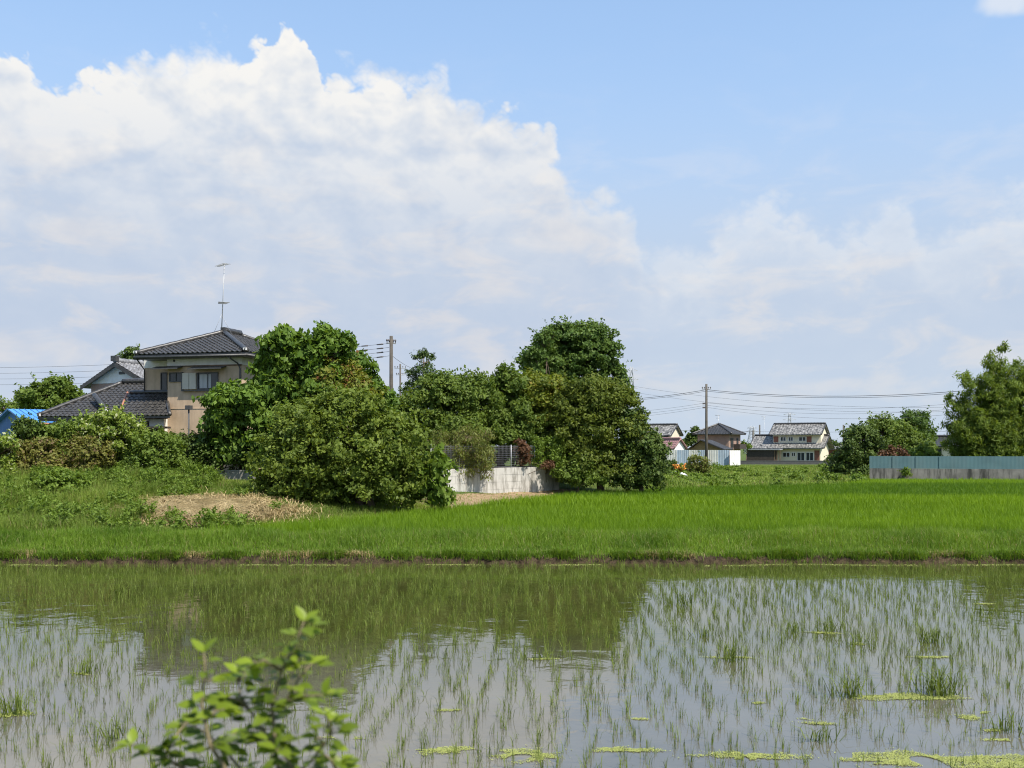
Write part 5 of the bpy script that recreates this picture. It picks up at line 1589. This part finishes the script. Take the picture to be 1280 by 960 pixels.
def spiky_plants():
    def spiky(px, py, d, n, h, w, lean, matn, name, label, seed, cat='plant', group=None):
        r = np.random.default_rng(seed)
        x = xz(px, d); b = (x, d, float(gz(x, d)))
        P = np.array(b) + r.normal(0, 0.12, (n, 3)) * np.array((1, 1, 0))
        V, T, Q, t = blades(r, P, h, w, lean)
        o = mesh_np(name, V, T, M[matn], None, loc=b, quads=Q, attr={'tint': t}); tag(o, label, cat, group)
    spiky(239, 605, 45.0, 150, 1.05, 0.055, 0.7, 'leaf_bright', 'iris_clump', 'fountain of long pointed bright green leaves before the garden wall', 61)
    spiky(22, 650, 37.5, 36, 0.55, 0.06, 0.8, 'leaf_bright', 'leafy_plant', 'broad-bladed bright weed low on the left bank near the edge', 62)
    spiky(62, 655, 37.0, 44, 0.6, 0.06, 0.8, 'leaf_bright', 'leafy_plant', 'broad-bladed bright weed right of the one nearest the left edge', 63)
    spiky(160, 658, 36.5, 40, 0.65, 0.055, 0.8, 'leaf_bright', 'leafy_plant', 'broad-bladed bright weed in front of the straw heap left end', 64)
    spiky(113, 668, 35.0, 60, 0.6, 0.012, 0.5, 'straw', 'dry_tuft', 'tuft of pale dry grass stalks on the left bank', 65)

spiky_plants()

def small_far_things():
    # white tarp, green net, orange flowers by the lone pole
    def cover(name, px0, px1, pt, pb, d, matn, label, cat, seed):
        r = np.random.default_rng(seed)
        a, b = at(px0, pb, d), at(px1, pt, d)
        nx, ny = 14, 8
        x = np.linspace(a[0], b[0], nx); y = np.linspace(d - 0.9, d + 0.9, ny)
        X, Y = np.meshgrid(x, y)
        g = gz(X, Y)
        Z = g + (b[2] - a[2]) * (1 - np.abs((Y - d) / 0.9) ** 2.5) * (0.85 + 0.15 * np.sin(X * 2.6 + seed)) * np.clip(3.5 * np.minimum((X - a[0]), (b[0] - X)) / (b[0] - a[0]), 0.15, 1) ** 0.5 + r.normal(0, 0.025, X.shape)
        i = np.arange(X.size).reshape(X.shape)
        q = np.stack([i[:-1, :-1], i[:-1, 1:], i[1:, 1:], i[1:, :-1]], -1).reshape(-1, 4)
        o = mesh_np(name, np.stack([X, Y, Z], -1).reshape(-1, 3), None, M[matn], None, loc=((a[0] + b[0]) / 2, d, float(gz((a[0] + b[0]) / 2, d))), quads=q)
        tag(o, label, cat)
    cover('tarpaulin', 836, 848, 588.5, 597, 92, 'tarp', 'rumpled white tarpaulin over a heap, left one of two beside the evergreen', 'tarpaulin', 1)
    cover('tarpaulin', 848.5, 860, 588, 597, 92.3, 'tarp', 'rumpled white tarpaulin over a heap, right one nearer the lone pole', 'tarpaulin', 2)
    cover('garden_net', 820, 834, 588, 596, 90, 'net_green', 'green garden net over plants at the right end of the evergreens', 'net', 3)
    r = np.random.default_rng(71)
    L = px_lobes([(848, 583.5, 5, 2.6), (852, 585, 4, 2)], 106)
    V, T, t, P = crown(r, L, 260, 0.16, 0.3)
    root = empty('flower_bush', (xz(849, 106), 106, 0.4), 'small bush of orange flowers by the white tarpaulins', 'flowers')
    mesh_np('flower', V, T, M['orange'], root, attr={'tint': t})
    L = px_lobes([(849, 586, 6, 3)], 106)
    V, T, t, P = crown(r, L, 300, 0.2, 0.3)
    mesh_np('foliage', V, T, M['leaf_bright'], root, attr={'tint': t})

small_far_things()

# ------------------------------------------------------------------ flooded paddy: seedlings, water weeds, duckweed
def wpt(px, py):
    d = CH * FPX / (py - HY)
    return xz(px, d), d

def paddy():
    r = np.random.default_rng(81)
    xs, ys = [], []
    row = 0.30
    for i in range(-66, 67):
        y = 9.9 + r.uniform(0, 0.16)
        wob = r.uniform(0, 6.28)
        while y < 28.35:
            x = i * row + 0.06 * math.sin(y * 0.7 + wob) + 0.035 * (y - 18) * 0.25 + r.normal(0, 0.06)
            xs.append(x); ys.append(y + r.normal(0, 0.02))
            y += (0.135 if y < 15 else (0.115 if y < 21 else 0.10)) * r.uniform(0.7, 1.3)
    x = np.array(xs); y = np.array(ys)
    thin = 0.5 + 0.5 * lump(x, y, 0.55, 82)
    k = inview(x, y, 1.2) & (r.uniform(0, 1, len(x)) < np.clip(0.74 + 0.45 * thin + 0.25 * sstep(18, 25, y), 0, 0.97)) & ~((y < 12.3) & (x > 2.3) & (r.uniform(0, 1, len(x)) < 0.4))
    x, y = x[k], y[k]
    near = np.argsort(y)
    sel = np.where(np.abs(x) < 0.497 * y)[0]
    first = sel[np.argsort(y[sel])[:300]]
    mask = np.zeros(len(x), dtype=bool); mask[first] = True
    def clump(rr, P, cnt, grow=1.0):
        k_ = np.repeat(np.arange(len(P)), cnt)
        B = P[k_] + rr.normal(0, 0.016, (len(k_), 3)) * np.array((1, 1, 0))
        hs = (rr.uniform(0.75, 1.15, len(P)) * grow)[k_]
        return blades(rr, B, 0.185 * hs, 0.0068, 0.6, np.clip(rr.uniform(0, 1, len(P))[k_] * 0.6 + rr.uniform(0, 0.4, len(k_)), 0, 1))
    rest = np.where(~mask)[0]
    P = np.stack([x[rest], y[rest], np.full(len(rest), -0.02)], 1)
    V, T, Q, t = clump(r, P, r.integers(3, 8, len(P)))
    o = mesh_np('rice_seedlings', V, T, M['seedling'], None, quads=Q, attr={'tint': t})
    tag(o, 'rows of young rice seedlings covering the rest of the flooded paddy', 'rice seedlings', None, 'stuff')
    protos = []
    for i in range(14):
        rr = np.random.default_rng(900 + i)
        V, T, Q, t = clump(rr, np.zeros((1, 3)), np.array([rr.integers(3, 8)]))
        me = mesh_np('rice_seedling', V, T, M['seedling'], None, quads=Q, attr={'tint': t})
        protos.append(me)
    for j, i in enumerate(first):
        p = protos[j % 14]
        if j < 14:
            o = p
        else:
            o = p.copy(); COL.objects.link(o)
        o.location = (float(x[i]), float(y[i]), -0.02)
        o.rotation_euler = (0, 0, float(r.uniform(0, 6.28)))
        s = float(r.uniform(0.8, 1.2)); o.scale = (s, s, s)
        tag(o, 'young rice seedling clump standing in the nearest water of the paddy', 'rice seedling', 'nearest rice seedlings in the flooded paddy')
    # darker grass tussocks floating among the seedlings
    tus = [(1062, 871, .50, 60, 'large dark grass tussock left of the biggest one beside long duckweed raft'), (1174, 869, .55, 110, 'biggest dark grass tussock at the right end of the long duckweed raft'),
           (916, 826, .42, 55, 'leaning grass tussock with a thin duckweed mat at centre right'), (1165, 803, .42, 60, 'spreading grass tussock above the biggest one at right'),
           (1072, 806, .34, 40, 'small grass tussock on yellow duckweed in the right half'), (1034, 790, .36, 50, 'far grass tussock at the right end of a thin duckweed strip'),
           (993, 791, .34, 36, 'far grass tussock at the left end of a thin duckweed strip'), (879, 795, .3, 30, 'small far grass tussock right of the tree reflection'),
           (674, 824, .26, 26, 'small grass tussock under the tree reflection edge at centre'), (855, 757, .55, 46, 'tall thin grass tussock near the far bank'),
           (18, 893, .40, 60, 'grass tussock on duckweed at the left picture edge'), (105, 842, .34, 40, 'grass tussock between left edge and the leafy shrub'),
           (140, 922, .34, 36, 'grass tussock nearest the leafy shrub on its left'), (1258, 914, .34, 40, 'grass tussock above small duckweed mats at the right edge'),
           (1022, 926, .28, 30, 'low grass tussock left of the big duckweed mats at lower right'), (1236, 766, .3, 26, 'far grass tussock near the right picture edge'),
           (145, 748, .5, 30, 'pale grass tussock near the far bank at left'), (540, 742, .42, 26, 'pale grass tussock near the far bank in the dark reflection')]
    for j, (px, py, h, n, lab) in enumerate(tus):
        rr = np.random.default_rng(300 + j)
        X, Y = wpt(px, py)
        P = np.array((X, Y, -0.02)) + rr.normal(0, 0.085, (n, 3)) * np.array((1.3, 1, 0))
        V, T, Q, t = blades(rr, P, h * 0.85, 0.013, 1.15, rr.uniform(0, 0.6, n))
        o = mesh_np('grass_tussock', V, T, M['seedling'], None, loc=(X, Y, 0), quads=Q, attr={'tint': t}); tag(o, lab, 'grass tussock', 'grass tussocks in the flooded paddy')
    # duckweed mats: rafts of tiny discs
    mats = [(1125, 871, 62, 4.5, 'long yellow duckweed raft linking the two dark tussocks'), (1172, 873, 30, 3, 'short duckweed raft under the biggest tussock'),
            (936, 945, 56, 6, 'rounded duckweed mat at the bottom right of centre'), (1150, 950, 112, 10, 'widest duckweed mat at the bottom right'), (1265, 954, 70, 9, 'duckweed mat in the lower right corner'),
            (660, 944, 52, 7, 'rounded duckweed mat at the bottom centre'), (556, 938, 34, 5, 'small duckweed mat left of the bottom centre mat'), (770, 937, 26, 3.5, 'small duckweed mat between bottom centre mat and the right one'), (795, 938, 30, 3, 'thin duckweed scraps right of the small one'),
            (1018, 899, 16, 2, 'short duckweed strip, upper of two left of the long raft end'), (1024, 904.5, 24, 1.8, 'thin duckweed strip, lower of two below the left tussock'),
            (1212, 897, 18, 3, 'small duckweed mat right of and below the biggest tussock'), (1226, 891, 12, 1.5, 'tiny duckweed scrap above the small mat at right'), (1242, 913, 13, 2, 'small duckweed strip at right edge, upper'), (1255, 925, 24, 2, 'duckweed strip at right edge, lower'),
            (912, 822, 26, 1.8, 'thin duckweed mat under the leaning tussock'), (1030, 791, 24, 1.3, 'thin far duckweed strip between two tussocks'), (1072, 805, 12, 1.3, 'thin duckweed scrap under the small right tussock'),
            (1165, 821.5, 34, 1.3, 'broken duckweed line below the spreading tussock'), (678, 824, 18, 1.3, 'thin duckweed scrap at the small centre tussock'), (12, 893, 24, 5, 'duckweed mat at the left picture edge'),
            (428, 922, 22, 3, 'small duckweed mat right of the leafy shrub'), (105, 842, 14, 2, 'small duckweed scrap among the left tussock'), (800, 899, 14, 1.3, 'faint duckweed scrap right of centre'), (560, 888, 20, 1.2, 'faint duckweed scrap left of centre'), (948, 879, 8, 1.2, 'tiny duckweed scrap at centre right'), (1230, 755, 12, 1.0, 'tiny far duckweed scrap near the right edge')]
    for j, (px, py, hw, hh, lab) in enumerate(mats):
        rr = np.random.default_rng(400 + j)
        X, Y = wpt(px, py)
        sx = 1.25 * hw * Y / FPX
        sy = abs(wpt(px, py - hh)[1] - wpt(px, py + hh)[1]) / 2 * 1.25
        n = int(np.clip(sx * sy * 24000, 260, 26000))
        a = rr.uniform(0, 6.28, n); q = rr.uniform(0, 1, n) ** 0.62
        edge = 0.72 + 0.25 * np.sin(2 * a + j) + 0.16 * np.sin(5 * a + 2 * j) + 0.10 * np.sin(11 * a + 3 * j)
        q = q * edge * np.where(rr.uniform(0, 1, n) < 0.10, rr.uniform(1.05, 1.6, n), 1.0)
        lx, ly = np.cos(a) * q * sx, np.sin(a) * q * sy
        hole = lump(lx * 1.0 + j, ly, 9.0, 500 + j) < 0.22
        lx, ly = lx[hole], ly[hole]; n = len(lx)
        rad = rr.uniform(0.004, 0.0085, n)
        th = rr.uniform(0, 6.28, n)
        ring = [np.stack([X + lx + rad * np.cos(th + k * 1.0472), Y + ly + rad * np.sin(th + k * 1.0472), 0.004 + 0.006 * rr.uniform(0, 1, n)], 1) for k in range(6)]
        V = np.stack(ring, 1).reshape(-1, 3)
        i = np.arange(n)[:, None] * 6
        Q = np.concatenate([i + np.array((0, 1, 2, 3)), i + np.array((0, 3, 4, 5))], 1).reshape(-1, 4)
        o = mesh_np('duckweed_mat', V, None, M['duckweed'], None, loc=(X, Y, 0), quads=Q, attr={'tint': np.repeat(rr.uniform(0, 1, n), 6)})
        tag(o, lab, 'duckweed', 'duckweed mats on the paddy water')
    # thin scum line along the far edge
    rr = np.random.default_rng(499)
    n = 6000
    X = rr.uniform(-15, 15, n); keep = (lump(X, X * 0, 1.2, 17) + 0.35 * lump(X, X * 0, 6.0, 37) > -0.05 - 0.02 * X)
    X = X[keep]; n = len(X)
    Y = 28.50 + 0.24 * lump(X, X * 0, 1.5, 3) - np.abs(rr.normal(0, 0.16, n))
    rad = rr.uniform(0.010, 0.02, n); th = rr.uniform(0, 6.28, n)
    ring = [np.stack([X + rad * np.cos(th + k * 1.0472), Y + rad * np.sin(th + k * 1.0472), 0.004 + 0.006 * rr.uniform(0, 1, n)], 1) for k in range(6)]
    V = np.stack(ring, 1).reshape(-1, 3); i = np.arange(n)[:, None] * 6
    Q = np.concatenate([i + np.array((0, 1, 2, 3)), i + np.array((0, 3, 4, 5))], 1).reshape(-1, 4)
    o = mesh_np('duckweed_scum', V, None, M['duckweed'], None, quads=Q, attr={'tint': np.repeat(rr.uniform(0, 1, n), 6)})
    tag(o, 'thin yellow scum line of duckweed along the far water edge', 'duckweed', None, 'stuff')

paddy()

# ------------------------------------------------------------------ leafy shrub close to the camera
def near_shrub():
    r = np.random.default_rng(91)
    d = 2.75
    base = np.array((xz(330, d), d, 1.72))
    root = empty('leafy_shrub', base, 'young shrub with shiny oval leaves close to the camera at lower left', 'shrub')
    P = lambda px, py, o=0.0: at(px, py, d + o)
    stems = [[base, P(352, 985), P(344, 935), P(340, 880, .03), P(352, 838, .04), P(372, 800, .04), P(380, 776, .05)],
             [base, P(300, 990, -.05), P(262, 930, -.06), P(252, 880, -.06), P(256, 835, -.05), P(255, 815, -.05)],
             [base, P(290, 1000, .08), P(225, 958, .1), P(190, 938, .1), P(165, 930, .1)],
             [P(344, 935), P(320, 900, .1), P(300, 868, .12), P(296, 842, .12)],
             [P(352, 985), P(390, 950, -.08), P(410, 925, -.1), P(418, 905, -.1)],
             [P(340, 880, .03), P(385, 870, -.05), P(405, 868, -.06)],
             [base, P(330, 1010, .15), P(300, 960, .2), P(275, 930, .22), P(240, 905, .22)],
             [P(352, 838, .04), P(330, 825), P(318, 850 - 20)],
             [base, P(420, 1000, .1), P(425, 960, .12)]]
    for st in list(stems):
        for _ in range(3):
            i = r.integers(0, len(st) - 1)
            c = np.array(st[i]) + (np.array(st[i + 1]) - np.array(st[i])) * r.uniform(0.2, 0.9)
            e = c + np.array((r.normal() * 0.06, r.normal() * 0.06, r.uniform(0.01, 0.09)))
            if 2.1 < c[2] and e[2] < 2.62: stems.append([c, (c + e) / 2 + np.array((0, 0, 0.01)), e])
    m = MB()
    Vs, Ts, ts = [], [], []
    cnt = 0
    def leaf(c, ax, nr, L, W, tint):
        nonlocal cnt
        ax = ax / np.linalg.norm(ax); nr = nr - (nr @ ax) * ax; nr /= np.linalg.norm(nr); b = np.cross(nr, ax)
        prof = [(0, 0.02), (0.12, 0.55), (0.3, 0.95), (0.48, 1.0), (0.68, 0.78), (0.85, 0.42), (1.0, 0.03)]
        curl = r.uniform(0.05, 0.30); cup = r.uniform(0.1, 0.45)
        vs = []
        for t, w in prof:
            s = c + ax * L * t - nr * L * curl * t * t
            h = W * w * 0.5
            vs += [s + b * h + nr * h * cup, s, s - b * h + nr * h * cup]
        k = len(prof)
        fs = []
        for i in range(k - 1):
            for j in (0, 1):
                a0 = cnt + i * 3 + j
                fs.append((a0, a0 + 1, a0 + 4, a0 + 3))
        Vs.append(np.array(vs)); Ts.append(np.array(fs)); ts.append(np.full(len(vs), tint)); cnt += len(vs)
    for si, st in enumerate(stems):
        st = [np.array(q) for q in st]
        m.tube(st, list(np.linspace(0.0075 if si in (0, 1, 2, 6) else 0.005, 0.0016, len(st))), 6)
        for i in range(len(st) - 1):
            seg = st[i + 1] - st[i]
            Ls = np.linalg.norm(seg)
            k = max(1, int(Ls / 0.0060))
            for j in range(k):
                t = (j + r.uniform(0.2, 0.8)) / k
                c = st[i] + seg * t
                if c[2] < 2.18: continue
                if r.uniform() < 0.25: continue
                az = r.uniform(0, 6.28)
                ax = np.array((math.cos(az), math.sin(az) * 0.8, r.uniform(-0.15, 0.35)))
                pet = c + ax * r.uniform(0.01, 0.035)
                m.tube([c, pet], [0.0012, 0.001], 4, False)
                L = r.uniform(0.032, 0.058)
                leaf(pet, ax, np.array((r.normal() * 0.35, r.normal() * 0.35 - 0.25, 1.0)), L, L * r.uniform(0.5, 0.66), np.clip(r.beta(1.2, 1.4) + (0.2 if i > len(st) - 3 else 0), 0, 1))
        tipd = st[-1] - st[-2]
        for q in (-1, 1):
            leaf(st[-1], tipd / np.linalg.norm(tipd) + np.array((0.9 * q, 0.2, 0.1)), np.array((0.1, -0.3, 1.0)), 0.05, 0.028, 0.9)
    mesh_np('foliage', np.concatenate(Vs), None, M['leaf_shrub'], root, quads=np.concatenate(Ts), attr={'tint': np.concatenate(ts)}, smooth=True)
    m.build('stem', M['stem'], root)

near_shrub()
